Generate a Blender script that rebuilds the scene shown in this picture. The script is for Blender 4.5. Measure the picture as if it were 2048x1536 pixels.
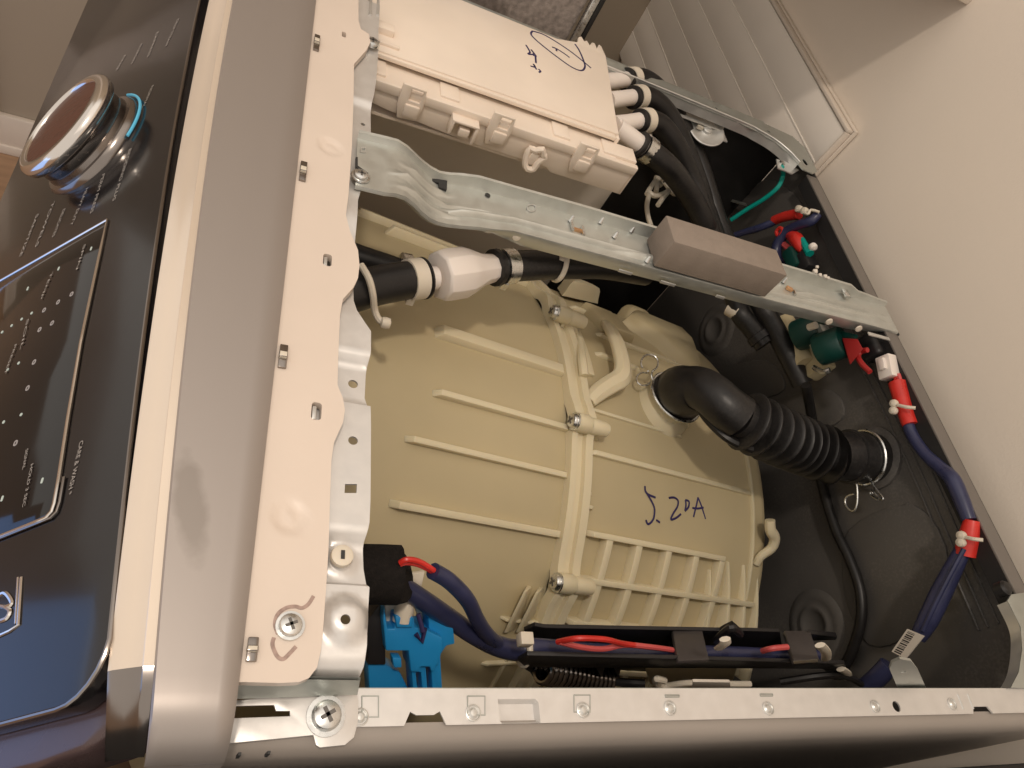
import bpy, bmesh, math, random
from mathutils import Vector, Matrix
from mathutils.geometry import delaunay_2d_cdt

random.seed(7)
for o in list(bpy.data.objects):
    bpy.data.objects.remove(o, do_unlink=True)
SC = bpy.context.scene
COL = SC.collection

# ------------------------------------------------------------------ camera
# Machine frame: x runs from the front frame to the back, y from the right side to the left, z up; z = 0 is the top rim.
CAM_POS = Vector((-0.0899, -0.0628, 0.3464))
_R = ((0.90394, -0.09535, 0.41690), (0.16657, -0.81935, -0.54856), (0.39389, 0.56530, -0.72476))
RX = Vector(_R[0]).normalized(); RZ = Vector(_R[2]); RZ = (RZ - RX * RX.dot(RZ)).normalized(); RY = RZ.cross(RX)   # right, forward, down
FPX = 1440.0
cam = bpy.data.cameras.new("camera"); cam.sensor_fit = 'HORIZONTAL'; cam.sensor_width = 36.0; cam.lens = FPX / 2048 * 36.0
cam.clip_start = 0.01; cam.clip_end = 50
camo = bpy.data.objects.new("camera", cam); COL.objects.link(camo)
camo.matrix_world = Matrix(((RX.x, -RY.x, -RZ.x, CAM_POS.x), (RX.y, -RY.y, -RZ.y, CAM_POS.y), (RX.z, -RY.z, -RZ.z, CAM_POS.z), (0, 0, 0, 1)))
SC.camera = camo

# ------------------------------------------------------------------ light
w = bpy.data.worlds.new("World"); SC.world = w; w.use_nodes = True
bg = w.node_tree.nodes["Background"]; bg.inputs[0].default_value = (0.52, 0.465, 0.41, 1); bg.inputs[1].default_value = 1.55
la = bpy.data.lights.new("ceiling_lamp", 'AREA'); la.shape = 'DISK'; la.size = 0.16; la.energy = 15.0; la.color = (1.0, 0.865, 0.73)
lo = bpy.data.objects.new("ceiling_lamp", la); COL.objects.link(lo)
lo.location = (-0.45, -0.20, 1.95); lo.rotation_euler = (0, 0, 0)

# wide soft light of the lit ceiling overhead
lc = bpy.data.lights.new("ceiling_glow", 'AREA'); lc.shape = 'SQUARE'; lc.size = 2.3; lc.energy = 4.5; lc.color = (1.0, 0.90, 0.80)
lco = bpy.data.objects.new("ceiling_glow", lc); COL.objects.link(lco); lco.location = (-.56, .15, 2.0)
# added bluish lamp in front, low, for the blue reflection in the console's gloss
lb = bpy.data.lights.new("added_blue_glow", 'AREA'); lb.shape = 'RECTANGLE'; lb.size = .85; lb.size_y = .8; lb.energy = 2.6; lb.color = (.16, .45, 1.0)
lbo = bpy.data.objects.new("added_blue_glow", lb); COL.objects.link(lbo); lbo.location = (-1.25, -.02, -.50)
lbo.rotation_euler = (Vector((-.12, .05, 0)) - Vector(lbo.location)).to_track_quat('-Z', 'Y').to_euler()

SC.view_settings.view_transform = 'Standard'; SC.view_settings.look = 'None'
SC.view_settings.exposure = 0.0; SC.view_settings.gamma = 1.0
try: SC.view_settings.use_curve_mapping = False
except Exception: pass
SC.render.engine = 'CYCLES'
SC.cycles.max_bounces = 8; SC.cycles.glossy_bounces = 4; SC.cycles.diffuse_bounces = 4; SC.cycles.caustics_reflective = False; SC.cycles.caustics_refractive = False

# ------------------------------------------------------------------ measuring: sight lines of the photograph meet the planes things stand in
def ray(px, py): return RX * ((px - 1024) / FPX) + RY * ((py - 768) / FPX) + RZ
def Z(px, py, z=0.0): d = ray(px, py); return CAM_POS + d * ((z - CAM_POS.z) / d.z)
def X(px, py, x): d = ray(px, py); return CAM_POS + d * ((x - CAM_POS.x) / d.x)
def Y(px, py, y): d = ray(px, py); return CAM_POS + d * ((y - CAM_POS.y) / d.y)
def PL(px, py, p0, n): d = ray(px, py); return CAM_POS + d * ((p0 - CAM_POS).dot(n) / d.dot(n))
# tub axis leans back 9 degrees
TA = math.radians(9); TX = Vector((math.cos(TA), 0, -math.sin(TA))); TY = Vector((0, 1, 0)); TZ = TX.cross(TY)
TCY, TCZ = 0.3365, -0.4085
def T(s, ph, r): a = math.radians(ph); return TX * s + TY * (TCY + r * math.sin(a)) + TZ * (TCZ + r * math.cos(a))
def TSP(px, py, r):
    d = ray(px, py); a0, a1 = d.dot(TY), d.dot(TZ); o0, o1 = CAM_POS.dot(TY) - TCY, CAM_POS.dot(TZ) - TCZ
    a = a0*a0 + a1*a1; b = 2*(o0*a0 + o1*a1); c = o0*o0 + o1*o1 - r*r; D = max(b*b - 4*a*c, 0)
    q = CAM_POS + d * ((-b - D**.5) / (2*a))
    return q.dot(TX), math.degrees(math.atan2(q.dot(TY) - TCY, q.dot(TZ) - TCZ))
def TP(px, py, r): s, p = TSP(px, py, r); return T(s, p, r)

# ------------------------------------------------------------------ materials
MATS = {}
def mat(name, col, rough=0.5, metal=0.0, var=0.12, vscale=18.0, bump=0.0, bscale=200.0, coat=0.0, sss=0.0, spec=0.5, emit=None, estr=0.0, rvar=0.1,
        stretch=(1, 1, 1), trans=0.0, alpha=1.0, dust=0.0):
    m = bpy.data.materials.new(name); m.use_nodes = True; nt = m.node_tree; b = nt.nodes["Principled BSDF"]; L = nt.links.new
    tc = nt.nodes.new("ShaderNodeTexCoord"); mp = nt.nodes.new("ShaderNodeMapping"); mp.inputs["Scale"].default_value = stretch
    L(tc.outputs["Object"], mp.inputs["Vector"])
    n1 = nt.nodes.new("ShaderNodeTexNoise"); n1.inputs["Scale"].default_value = vscale; n1.inputs["Detail"].default_value = 6
    L(mp.outputs[0], n1.inputs["Vector"])
    r = nt.nodes.new("ShaderNodeMapRange"); r.inputs[1].default_value = .3; r.inputs[2].default_value = .7
    r.inputs[3].default_value = 1 - var; r.inputs[4].default_value = 1 + var
    L(n1.outputs["Fac"], r.inputs[0])
    mx = nt.nodes.new("ShaderNodeMix"); mx.data_type = 'RGBA'; mx.blend_type = 'MULTIPLY'; mx.inputs[0].default_value = 1
    mx.inputs[6].default_value = (*col, 1); L(r.outputs[0], mx.inputs[7])
    out = mx.outputs[2]
    if dust > 0:
        n3 = nt.nodes.new("ShaderNodeTexNoise"); n3.inputs["Scale"].default_value = 420; n3.inputs["Detail"].default_value = 3; L(tc.outputs["Object"], n3.inputs["Vector"])
        n4 = nt.nodes.new("ShaderNodeTexNoise"); n4.inputs["Scale"].default_value = 9; n4.inputs["Detail"].default_value = 4; L(tc.outputs["Object"], n4.inputs["Vector"])
        mu = nt.nodes.new("ShaderNodeMath"); mu.operation = 'MULTIPLY'; L(n3.outputs["Fac"], mu.inputs[0]); L(n4.outputs["Fac"], mu.inputs[1])
        r3 = nt.nodes.new("ShaderNodeMapRange"); r3.inputs[1].default_value = .26; r3.inputs[2].default_value = .42; r3.inputs[4].default_value = dust; L(mu.outputs[0], r3.inputs[0])
        m2 = nt.nodes.new("ShaderNodeMix"); m2.data_type = 'RGBA'; L(r3.outputs[0], m2.inputs[0]); L(out, m2.inputs[6]); m2.inputs[7].default_value = (.42, .38, .33, 1)
        out = m2.outputs[2]
    L(out, b.inputs["Base Color"])
    rr = nt.nodes.new("ShaderNodeMapRange"); rr.inputs[1].default_value = .3; rr.inputs[2].default_value = .7
    rr.inputs[3].default_value = max(rough - rvar, .02); rr.inputs[4].default_value = min(rough + rvar, 1); L(n1.outputs["Fac"], rr.inputs[0]); L(rr.outputs[0], b.inputs["Roughness"])
    b.inputs["Metallic"].default_value = metal; b.inputs["Coat Weight"].default_value = coat; b.inputs["Coat Roughness"].default_value = .08
    b.inputs["Specular IOR Level"].default_value = spec
    if sss: b.inputs["Subsurface Weight"].default_value = sss; b.inputs["Subsurface Radius"].default_value = (.012, .008, .004); b.inputs["Subsurface Scale"].default_value = 1.0
    if trans: b.inputs["Transmission Weight"].default_value = trans
    if alpha < 1: b.inputs["Alpha"].default_value = alpha
    if emit: b.inputs["Emission Color"].default_value = (*emit, 1); b.inputs["Emission Strength"].default_value = estr
    if bump:
        n2 = nt.nodes.new("ShaderNodeTexNoise"); n2.inputs["Scale"].default_value = bscale; n2.inputs["Detail"].default_value = 4; L(mp.outputs[0], n2.inputs["Vector"])
        bp = nt.nodes.new("ShaderNodeBump"); bp.inputs["Strength"].default_value = bump; bp.inputs["Distance"].default_value = .0008
        L(n2.outputs["Fac"], bp.inputs["Height"]); L(bp.outputs[0], b.inputs["Normal"])
    MATS[name] = m; return m

mat('cream', (.86, .75, .64), .42, var=.04, vscale=14, bump=.08, bscale=500, sss=.05, spec=.4)
mat('cream_paint', (.74, .64, .555), .38, var=.035, vscale=10, bump=.05, bscale=400, spec=.45)
mat('white_plastic', (.83, .76, .70), .4, var=.04, sss=.05)
mat('galv', (.70, .70, .675), .38, metal=.7, var=.05, vscale=90, bump=.06, bscale=260, rvar=.08)
mat('galv_dull', (.50, .525, .495), .42, metal=.8, var=.06, vscale=90, bump=.06, bscale=300, rvar=.06)
mat('galv_light', (.75, .735, .715), .40, metal=.55, var=.035, vscale=120, bump=.05, bscale=300, rvar=.06)
mat('zinc', (.72, .73, .72), .28, metal=1, var=.1, vscale=200)
mat('recess_shade', (.03, .03, .03), .6, var=.1)  # near-black standing in for the shade inside holes and slots
mat('recess_shade_metal', (.16, .15, .14), .5, metal=.6, var=.1)  # dark grey standing in for the shade in screw crosses
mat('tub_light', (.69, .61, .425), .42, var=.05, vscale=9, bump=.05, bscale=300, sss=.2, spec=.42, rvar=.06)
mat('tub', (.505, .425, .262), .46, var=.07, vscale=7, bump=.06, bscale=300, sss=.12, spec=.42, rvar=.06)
mat('rubber', (.013, .012, .012), .42, var=.3, vscale=40, bump=.1, bscale=300, spec=.42, dust=.03)
mat('black_plastic', (.014, .013, .014), .42, var=.2, bump=.06, bscale=400)
mat('grey_plastic', (.075, .066, .064), .5, var=.1, bump=.05)
mat('brace_zinc', (.63, .65, .615), .40, metal=.72, var=.05, vscale=90, bump=.06, bscale=260, rvar=.07)
mat('foam_black', (.012, .010, .009), .95, var=.4, vscale=300, bump=.9, bscale=900, spec=.2)
mat('charcoal', (.10, .094, .088), .46, var=.14, vscale=12, bump=.05, bscale=600, dust=.10, spec=.45)
mat('matt_black', (.012, .011, .011), .7, var=.3, bump=.2)
mat('greybrown', (.33, .295, .265), .42, metal=.15, var=.04, vscale=8, bump=.03, bscale=700)
mat('inner_paint', (.92, .84, .74), .5, var=.05, vscale=6, bump=.04, bscale=500)
mat('foam_grey', (.30, .25, .21), .95, var=.06, vscale=80, bump=.7, bscale=1300, spec=.15)
mat('blue_plastic', (.015, .26, .60), .38, var=.06, bump=.05, sss=.03)
mat('navy_vinyl', (.030, .034, .085), .34, var=.2, vscale=60, spec=.5)
mat('red_vinyl', (.60, .030, .022), .36, var=.12, vscale=90)
mat('pink_vinyl', (.62, .10, .10), .36, var=.1)
mat('green_wire', (.0, .30, .25), .4, var=.08)
mat('flange_paint', (.185, .165, .148), .42, metal=.15, var=.05, vscale=8)
mat('teal_shaded', (.002, .042, .034), .4, var=.15)  # darkened green, the shade under the brace put into the colour
mat('dark_red', (.34, .018, .018), .42, var=.1)
mat('nylon', (.70, .63, .52), .42, var=.08, sss=.1)
mat('ink', (.025, .016, .085), .6, var=.2)
mat('ink_grey', (.40, .29, .25), .6, var=.3, vscale=300)
mat('paper', (.74, .68, .60), .75, var=.05)
mat('ink_black', (.03, .025, .025), .7)
mat('console_black', (.008, .007, .008), .17, var=.15, coat=.25, spec=.45, rvar=.03)
mat('console_body', (.085, .055, .055), .28, metal=.35, var=.08, coat=.3)
mat('glass_black', (.002, .002, .003), .06, var=.1, coat=.2, spec=.4, rvar=.02)
mat('chrome', (.78, .74, .70), .16, metal=1, var=.05, rvar=.04)
mat('chrome_dark', (.30, .27, .25), .2, metal=1, var=.1, rvar=.05)
mat('knob_cap', (.12, .045, .028), .34, metal=.2, spec=.25, var=.25, vscale=50, stretch=(1, 14, 1))
mat('print', (.40, .36, .32), .5, var=.05)
mat('led', (.34, .35, .31), .4, emit=(.85, 1, .85), estr=.24)
mat('led_dim', (.28, .25, .235), .4, emit=(.9, .8, .75), estr=.12)
mat('ring_blue', (.10, .45, .65), .4, emit=(.18, .62, .85), estr=.22)
mat('trim', (.80, .69, .575), .2, metal=.35, var=.05, vscale=6, rvar=.05, coat=.35)  # pale base holds the ceiling's reflection in the chrome edge
mat('copper', (.75, .45, .25), .35, metal=.9)

def steel_mat():
    m = mat('steel', (.43, .39, .365), .50, metal=.65, var=.05, vscale=5, bump=.04, bscale=260, stretch=(1, .05, 1), rvar=.05)
    nt = m.node_tree; L = nt.links.new; b = nt.nodes["Principled BSDF"]
    # a greasy thumb smear on the strip: a patch of wear with a shape of its own
    tc = nt.nodes.new("ShaderNodeTexCoord"); mp = nt.nodes.new("ShaderNodeMapping"); mp.vector_type = 'TEXTURE'
    c = Z(382, 1010, .033); mp.inputs["Location"].default_value = c; mp.inputs["Rotation"].default_value = (0, 0, math.radians(14)); mp.inputs["Scale"].default_value = (.0075, .028, .05)
    L(tc.outputs["Object"], mp.inputs["Vector"])
    no = nt.nodes.new("ShaderNodeTexNoise"); no.inputs["Scale"].default_value = 110; no.inputs["Detail"].default_value = 4; L(tc.outputs["Object"], no.inputs["Vector"])
    ln = nt.nodes.new("ShaderNodeVectorMath"); ln.operation = 'LENGTH'; L(mp.outputs[0], ln.inputs[0])
    ad = nt.nodes.new("ShaderNodeMath"); ad.operation = 'MULTIPLY_ADD'; L(no.outputs["Fac"], ad.inputs[0]); ad.inputs[1].default_value = .7; L(ln.outputs["Value"], ad.inputs[2])
    r = nt.nodes.new("ShaderNodeMapRange"); r.inputs[1].default_value = .95; r.inputs[2].default_value = 1.4; r.inputs[3].default_value = .42; r.inputs[4].default_value = 0; L(ad.outputs[0], r.inputs[0])
    old = b.inputs["Base Color"].links[0].from_socket
    mx = nt.nodes.new("ShaderNodeMix"); mx.data_type = 'RGBA'; L(r.outputs[0], mx.inputs[0]); L(old, mx.inputs[6]); mx.inputs[7].default_value = (.20, .175, .15, 1); L(mx.outputs[2], b.inputs["Base Color"])
steel_mat()

def wall_mat(name, col, sc=3):
    return mat(name, col, .85, var=.03, vscale=sc, bump=.25, bscale=380, spec=.25)
wall_mat('wall', (.85, .76, .655)); wall_mat('wall_shaded', (.40, .335, .26))  # the side wall is a darker copy, its shade put into the colour
mat('floor_wood', (.34, .21, .125), .45, var=.15, vscale=8, stretch=(1, 8, 1))
mat('bead_white', (.95, .90, .82), .5, var=.03)
mat('trim_white', (.72, .635, .545), .5, var=.03)
mat('board', (.90, .84, .76), .55, var=.03, vscale=6, bump=.05)
mat('felt', (.30, .26, .235), .95, var=.28, vscale=160, bump=.8, bscale=700, spec=.15)
mat('cabinet', (.55, .47, .40), .55, var=.03)

# ------------------------------------------------------------------ mesh building
class MB:
    def __init__(s): s.v = []; s.f = []; s.mi = []
    def add(s, vs, fs, m=0):
        k = len(s.v); s.v += [tuple(v) for v in vs]; s.f += [tuple(i + k for i in f) for f in fs]; s.mi += [m] * len(fs); return s
    def box(s, c, size, rot=None, m=0):
        c = Vector(c); h = Vector(size) / 2; R = rot or Matrix.Identity(3)
        vs = [c + R @ Vector((sx * h.x, sy * h.y, sz * h.z)) for sx in (-1, 1) for sy in (-1, 1) for sz in (-1, 1)]
        return s.add(vs, [(0, 1, 3, 2), (4, 6, 7, 5), (0, 4, 5, 1), (2, 3, 7, 6), (0, 2, 6, 4), (1, 5, 7, 3)], m)
    def hexa(s, a, b, m=0):          # two matching quads, a below b
        return s.add(list(a) + list(b), [(3, 2, 1, 0), (4, 5, 6, 7), (0, 1, 5, 4), (1, 2, 6, 5), (2, 3, 7, 6), (3, 0, 4, 7)], m)
    def tube(s, pts, r, n=12, closed=False, sub=6, cap=True, m=0, flat=None):
        P = [Vector(p) for p in pts]; R = list(r) if isinstance(r, (list, tuple)) else [r] * len(P)
        if sub > 1 and len(P) > 2: P, R = cat(P, R, sub, closed)
        N = len(P); tang = []
        for i in range(N):
            a = P[(i - 1) % N] if (closed or i) else P[0]; b = P[(i + 1) % N] if (closed or i < N - 1) else P[-1]
            t = b - a; tang.append(t.normalized() if t.length > 1e-9 else Vector((1, 0, 0)))
        up = Vector((0, 0, 1)) if abs(tang[0].z) < .9 else Vector((1, 0, 0))
        if flat is not None: up = Vector(flat[0])
        u = (up - tang[0] * up.dot(tang[0])).normalized(); vs = []
        for i in range(N):
            if flat is not None: u = Vector(flat[0])
            u = u - tang[i] * u.dot(tang[i]); u.normalize(); w_ = tang[i].cross(u)
            for k in range(n):
                a = 2 * math.pi * (k + .5) / n; fu = flat[1] if flat is not None else 1
                vs.append(P[i] + (u * math.cos(a) * fu + w_ * math.sin(a)) * R[i])
        fs = []
        for i in range(N if closed else N - 1):
            j = (i + 1) % N
            for k in range(n): fs.append((i * n + k, i * n + (k + 1) % n, j * n + (k + 1) % n, j * n + k))
        if cap and not closed: fs.append(tuple(range(n - 1, -1, -1))); fs.append(tuple((N - 1) * n + k for k in range(n)))
        return s.add(vs, fs, m)
    def lathe(s, prof, o, ax, n=32, m=0, cap=True, a0=0, a1=360, ref=None):
        o = Vector(o); ax = Vector(ax).normalized(); u = Vector(ref) if ref is not None else (Vector((0, 0, 1)) if abs(ax.z) < .9 else Vector((1, 0, 0)))
        u = (u - ax * u.dot(ax)).normalized(); w_ = ax.cross(u); full = abs(a1 - a0) >= 360; K = n if full else n + 1; vs = []
        for r, h in prof:
            for k in range(K):
                a = math.radians(a0 + (a1 - a0) * k / n); vs.append(o + ax * h + (u * math.cos(a) + w_ * math.sin(a)) * r)
        fs = []
        for i in range(len(prof) - 1):
            for k in range(n): k2 = (k + 1) % K; fs.append((i * K + k, i * K + k2, (i + 1) * K + k2, (i + 1) * K + k))
        if cap and full:
            if prof[0][0] > 1e-6: fs.append(tuple(range(K - 1, -1, -1)))
            if prof[-1][0] > 1e-6: fs.append(tuple((len(prof) - 1) * K + k for k in range(K)))
        return s.add(vs, fs, m)
    def sheet(s, outer, holes=(), fr=None, th=.0012, zf=None, step=None, m=0):
        O, U, V = fr if fr else (Vector((0, 0, 0)), Vector((1, 0, 0)), Vector((0, 1, 0))); N = U.cross(V).normalized()
        loops = [[Vector((p[0], p[1])) for p in outer]] + [[Vector((p[0], p[1])) for p in h] for h in holes]
        if step:
            L2 = []
            for lp in loops:
                q = []
                for i, p in enumerate(lp):
                    d = lp[(i + 1) % len(lp)] - p; k = max(1, int(d.length / step)); q += [p + d * (j / k) for j in range(k)]
                L2.append(q)
            loops = L2
        pts, ed = [], []
        for lp in loops:
            k = len(pts); pts += lp; ed += [(k + i, k + (i + 1) % len(lp)) for i in range(len(lp))]
        if step:
            x0, x1 = min(p.x for p in loops[0]), max(p.x for p in loops[0]); y0, y1 = min(p.y for p in loops[0]), max(p.y for p in loops[0])
            for i in range(1, int((x1 - x0) / step) + 1):
                for j in range(1, int((y1 - y0) / step) + 1):
                    p = Vector((x0 + i * step, y0 + j * step))
                    if inside(p, loops): pts.append(p)
        vv, ee, ff, *_ = delaunay_2d_cdt(pts, ed, [], 0, 1e-7)
        tris = []
        for f in ff:
            c = (vv[f[0]] + vv[f[1]] + vv[f[2]]) / 3
            if inside(c, loops):
                a = (vv[f[1]] - vv[f[0]]).cross(vv[f[2]] - vv[f[0]]); tris.append(tuple(f) if a > 0 else tuple(reversed(f)))
        top = [O + U * p.x + V * p.y + N * (zf(p.x, p.y) if zf else 0) for p in vv]; bot = [p - N * th for p in top]; n = len(top)
        cnt = {}
        for t in tris:
            for i in range(3): cnt[(t[i], t[(i + 1) % 3])] = 1
        fs = list(tris) + [tuple(i + n for i in reversed(t)) for t in tris]
        for (a, b) in cnt:
            if (b, a) not in cnt: fs.append((a, a + n, b + n, b))
        return s.add(top + bot, fs, m)
    def obj(s, name, mats, parent=None, bev=0.0, smooth=35, segs=2):
        me = bpy.data.meshes.new(name); me.from_pydata(s.v, [], s.f)
        for mm in (mats if isinstance(mats, (list, tuple)) else [mats]): me.materials.append(MATS[mm])
        me.polygons.foreach_set("material_index", s.mi)
        bm = bmesh.new(); bm.from_mesh(me); bmesh.ops.remove_doubles(bm, verts=bm.verts, dist=1e-7)
        if bev: 
            es = [e for e in bm.edges if len(e.link_faces) == 2 and e.calc_face_angle(0) > .6]
            bmesh.ops.bevel(bm, geom=es, offset=bev, segments=segs, affect='EDGES', profile=.5, clamp_overlap=True)
        bmesh.ops.recalc_face_normals(bm, faces=bm.faces)
        bm.to_mesh(me); bm.free()
        for p in me.polygons: p.use_smooth = True
        try: me.set_sharp_from_angle(angle=math.radians(smooth))
        except Exception: pass
        o = bpy.data.objects.new(name, me); COL.objects.link(o)
        if parent is not None:
            o.parent = parent; o.matrix_parent_inverse = world_of(parent).inverted()
        return o
def world_of(o):
    m = o.matrix_basis.copy(); 
    if o.parent is not None: m = world_of(o.parent) @ o.matrix_parent_inverse @ m
    return m
def cat(P, R, sub, closed=False):
    N = len(P); Q, S = [], []
    for i in range(N if closed else N - 1):
        g = (lambda k: P[k % N]) if closed else (lambda k: P[min(max(k, 0), N - 1)])
        gr = (lambda k: R[k % N]) if closed else (lambda k: R[min(max(k, 0), N - 1)])
        a, b, c, d = g(i - 1), g(i), g(i + 1), g(i + 2)
        for j in range(sub):
            t = j / sub; Q.append(.5 * ((2 * b) + (c - a) * t + (2 * a - 5 * b + 4 * c - d) * t * t + (3 * b - a - 3 * c + d) * t ** 3)); S.append(gr(i) * (1 - t) + gr(i + 1) * t)
    if not closed: Q.append(P[-1]); S.append(R[-1])
    return Q, S
def inside(p, loops):
    c = False
    for lp in loops:
        j = len(lp) - 1
        for i in range(len(lp)):
            a, b = lp[i], lp[j]
            if (a.y > p.y) != (b.y > p.y) and p.x < (b.x - a.x) * (p.y - a.y) / (b.y - a.y) + a.x: c = not c
            j = i
    return c
def circ(cx, cy, r, n=16, ry=None): return [(cx + r * math.cos(2 * math.pi * k / n), cy + (ry or r) * math.sin(2 * math.pi * k / n)) for k in range(n)]
def rrect(x0, y0, x1, y1, r, n=5):
    o = []
    for cx, cy, a in ((x1 - r, y1 - r, 0), (x0 + r, y1 - r, 90), (x0 + r, y0 + r, 180), (x1 - r, y0 + r, 270)):
        for k in range(n + 1): t = math.radians(a + 90 * k / n); o.append((cx + r * math.cos(t), cy + r * math.sin(t)))
    return o
def lerp_tab(t, x):
    if x <= t[0][0]: return t[0][1]
    for (a, va), (b, vb) in zip(t, t[1:]):
        if x <= b: u = (x - a) / (b - a); u = u * u * (3 - 2 * u); return va + (vb - va) * u
    return t[-1][1]
def xy(pts, z): return [tuple(Z(px, py, z).xy) for px, py in pts]
def smooth2(pts, sub=4, closed=True):
    P, _ = cat([Vector((p[0], p[1], 0)) for p in pts], [0] * len(pts), sub, closed); return [(p.x, p.y) for p in P]

def thing(name, label, cat_, loc=(0, 0, 0), group=None):
    o = bpy.data.objects.new(name, None); o.empty_display_size = .02; COL.objects.link(o); o.location = loc
    o['label'] = label; o['category'] = cat_
    if group: o['group'] = group
    return o
def tag(o, label, cat_, group=None):
    o['label'] = label; o['category'] = cat_
    if group: o['group'] = group
    return o
def struct(o): o['kind'] = 'structure'; return o

def screw(mb, c, ax, r, h, n=20, rot=0.0):      # pan-head screw, dark boxes on top for the shade of a cross recess (material 0 metal, 1 recess)
    c = Vector(c); ax = Vector(ax).normalized(); u = Vector((0, 1, 0)) if abs(ax.y) < .9 else Vector((1, 0, 0)); u = (u - ax * u.dot(ax)).normalized(); w_ = ax.cross(u)
    mb.lathe([(r, 0), (r, h * .35), (r * .86, h * .75), (r * .55, h * .96), (.0001, h)], c, ax, n, 0)
    for k in range(2):
        a = rot + k * math.pi / 2; d = u * math.cos(a) + w_ * math.sin(a); e = ax.cross(d)
        R = Matrix((d, e, ax)).transposed(); mb.box(c + ax * (h * .93), (r * 1.05, r * .26, h * .25), R, 1)
    return mb

def text_mesh(body, p0, right, up, length=None, height=None, depth=.0002):
    cu = bpy.data.curves.new('t', 'FONT'); cu.body = body; cu.size = 1; cu.extrude = 0
    ob = bpy.data.objects.new('t', cu); me = bpy.data.meshes.new_from_object(ob)
    vs = [v.co.copy() for v in me.vertices]; fs = [tuple(p.vertices) for p in me.polygons]
    bpy.data.objects.remove(ob); bpy.data.curves.remove(cu); bpy.data.meshes.remove(me)
    if not vs: return [], []
    x0, x1 = min(v.x for v in vs), max(v.x for v in vs); y0, y1 = min(v.y for v in vs), max(v.y for v in vs)
    sx = length / (x1 - x0) if length else height / (y1 - y0); sy = height / (y1 - y0) if height else sx
    n = right.cross(up).normalized()
    return [p0 + right * ((v.x - x0) * sx) + up * ((v.y - y0) * sy) + n * depth for v in vs], fs
# ================================================================== the room around the machine
FLOOR_Z = -0.97; WALL_X = 0.612
struct(MB().box((-2.0, .5, FLOOR_Z - .02), (9.8, 9, .04)).obj('floor', 'floor_wood'))
struct(MB().box((WALL_X + .05, .6, .3), (.1, 4.4, 2.54 + .0)).obj('wall_back', 'wall'))
struct(MB().box((-.3, 1.40, .3), (1.9, .1, 2.54)).obj('wall_left', 'wall_shaded'))
bb = MB().box((-.35, 1.343, FLOOR_Z + .05), (1.7, .014, .10)).box((-.35, 1.338, FLOOR_Z + .012), (1.7, .012, .024)).obj('baseboard', 'trim_white', bev=.003)
tag(bb, 'pale moulded baseboard along the shaded wall beyond the console', 'baseboard')
dc = MB().box((-.625, 1.339, .25), (.12, .022, 2.3)).obj('door_casing', 'trim_white', bev=.003)
tag(dc, 'pale upright door casing on the wall at the far left edge', 'door casing')
# wall shelf unit whose corner throws the shadow on the wall
cab = thing('wall_shelf', 'pale wall shelf whose lower corner peeks in at the top edge', 'shelf', (.5, 1.2, .206))
MB().box((.512, 1.205, .2180), (.20, 1.04, .020)).obj('shelf_board', 'trim_white', cab, bev=.002)
MB().box((.53, .98, .255), (.14, .012, .054)).obj('shelf_support', 'trim_white', cab, bev=.002)
MB().box((.53, 1.43, .255), (.14, .012, .054)).obj('shelf_support', 'trim_white', cab, bev=.002)
# slatted panel on the wall
sp = thing('slatted_wall_panel', 'beige panel of wide horizontal boards in a pale frame on the back wall', 'wall panel', (.6, 1.2, -.29))
SX = .600; zt = .036; zb = -.281; ye = .676; yl = 1.72
for k in range(6):
    h = (zt - zb) / 6; z0 = zb + h * k
    o = MB().box((SX + .003, (ye + yl) / 2, z0 + h / 2), (.008, yl - ye, h - .0022)).obj('board', 'board', sp, bev=.0008)
for k in range(1, 6): MB().box((SX + .0025, (ye + yl) / 2, zb + (zt - zb) / 6 * k), (.0086, yl - ye, .0022)).obj('joint_bead', 'bead_white', sp, bev=.0003)
MB().box((SX + .002, (ye + yl) / 2, zt + .0035), (.011, yl - ye + .009, .0045)).box((SX + .002, ye - .0028, (zt + zb) / 2), (.011, .0042, zt - zb + .0022)).box((SX + .0075, (ye + yl) / 2 - .003, zt + .0072), (.006, yl - ye + .010, .0026)).box((SX + .0075, ye - .0066, (zt + zb) / 2 + .003), (.006, .0026, zt - zb + .010)).obj('frame', 'trim_white', sp, bev=.001)
# neighbouring appliance on the left
nb = thing('grey_appliance', 'dull grey felt-clad appliance side with a metal corner strip beyond the left rail', 'appliance', (.1, 1.0, FLOOR_Z))
MB().box((.055, 1.02, -.46), (.372, .53, 1.02)).obj('body', 'felt', nb, bev=.004)
MB().box((.2465, .7515, -.46), (.008, .008, 1.024)).obj('corner_strip', 'zinc', nb, bev=.001)
MB().box((.255, .756, -.46), (.006, .012, 1.024)).obj('edge_seal', 'rubber', nb, bev=.001)
MB().tube([(.05, .738, .012), (.10, .735, .006), (.15, .738, .010)], .006, 10).obj('blue_strap', 'blue_plastic', nb)

rn = thing('unseen_shade_box', 'unseen dark box added beside the washer to keep its right side in shade', 'appliance', (.27, -.36, FLOOR_Z))  # added out of view, blocks light so the side gap stays dark
MB().box((.21, -.365, -.50), (.70, .67, .93)).obj('body', 'charcoal', rn, bev=.006)
MB().box((.21, -.365, -.032), (.71, .674, .008)).obj('lid', 'matt_black', rn, bev=.003)
# ================================================================== the washing machine cabinet
WM = thing('washing_machine', 'front loading washing machine with its lid off, grey steel console and open cabinet', 'washing machine', (.25, .34, FLOOR_Z))
W = .686; XR = .560; ZB = FLOOR_Z + .03
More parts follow.
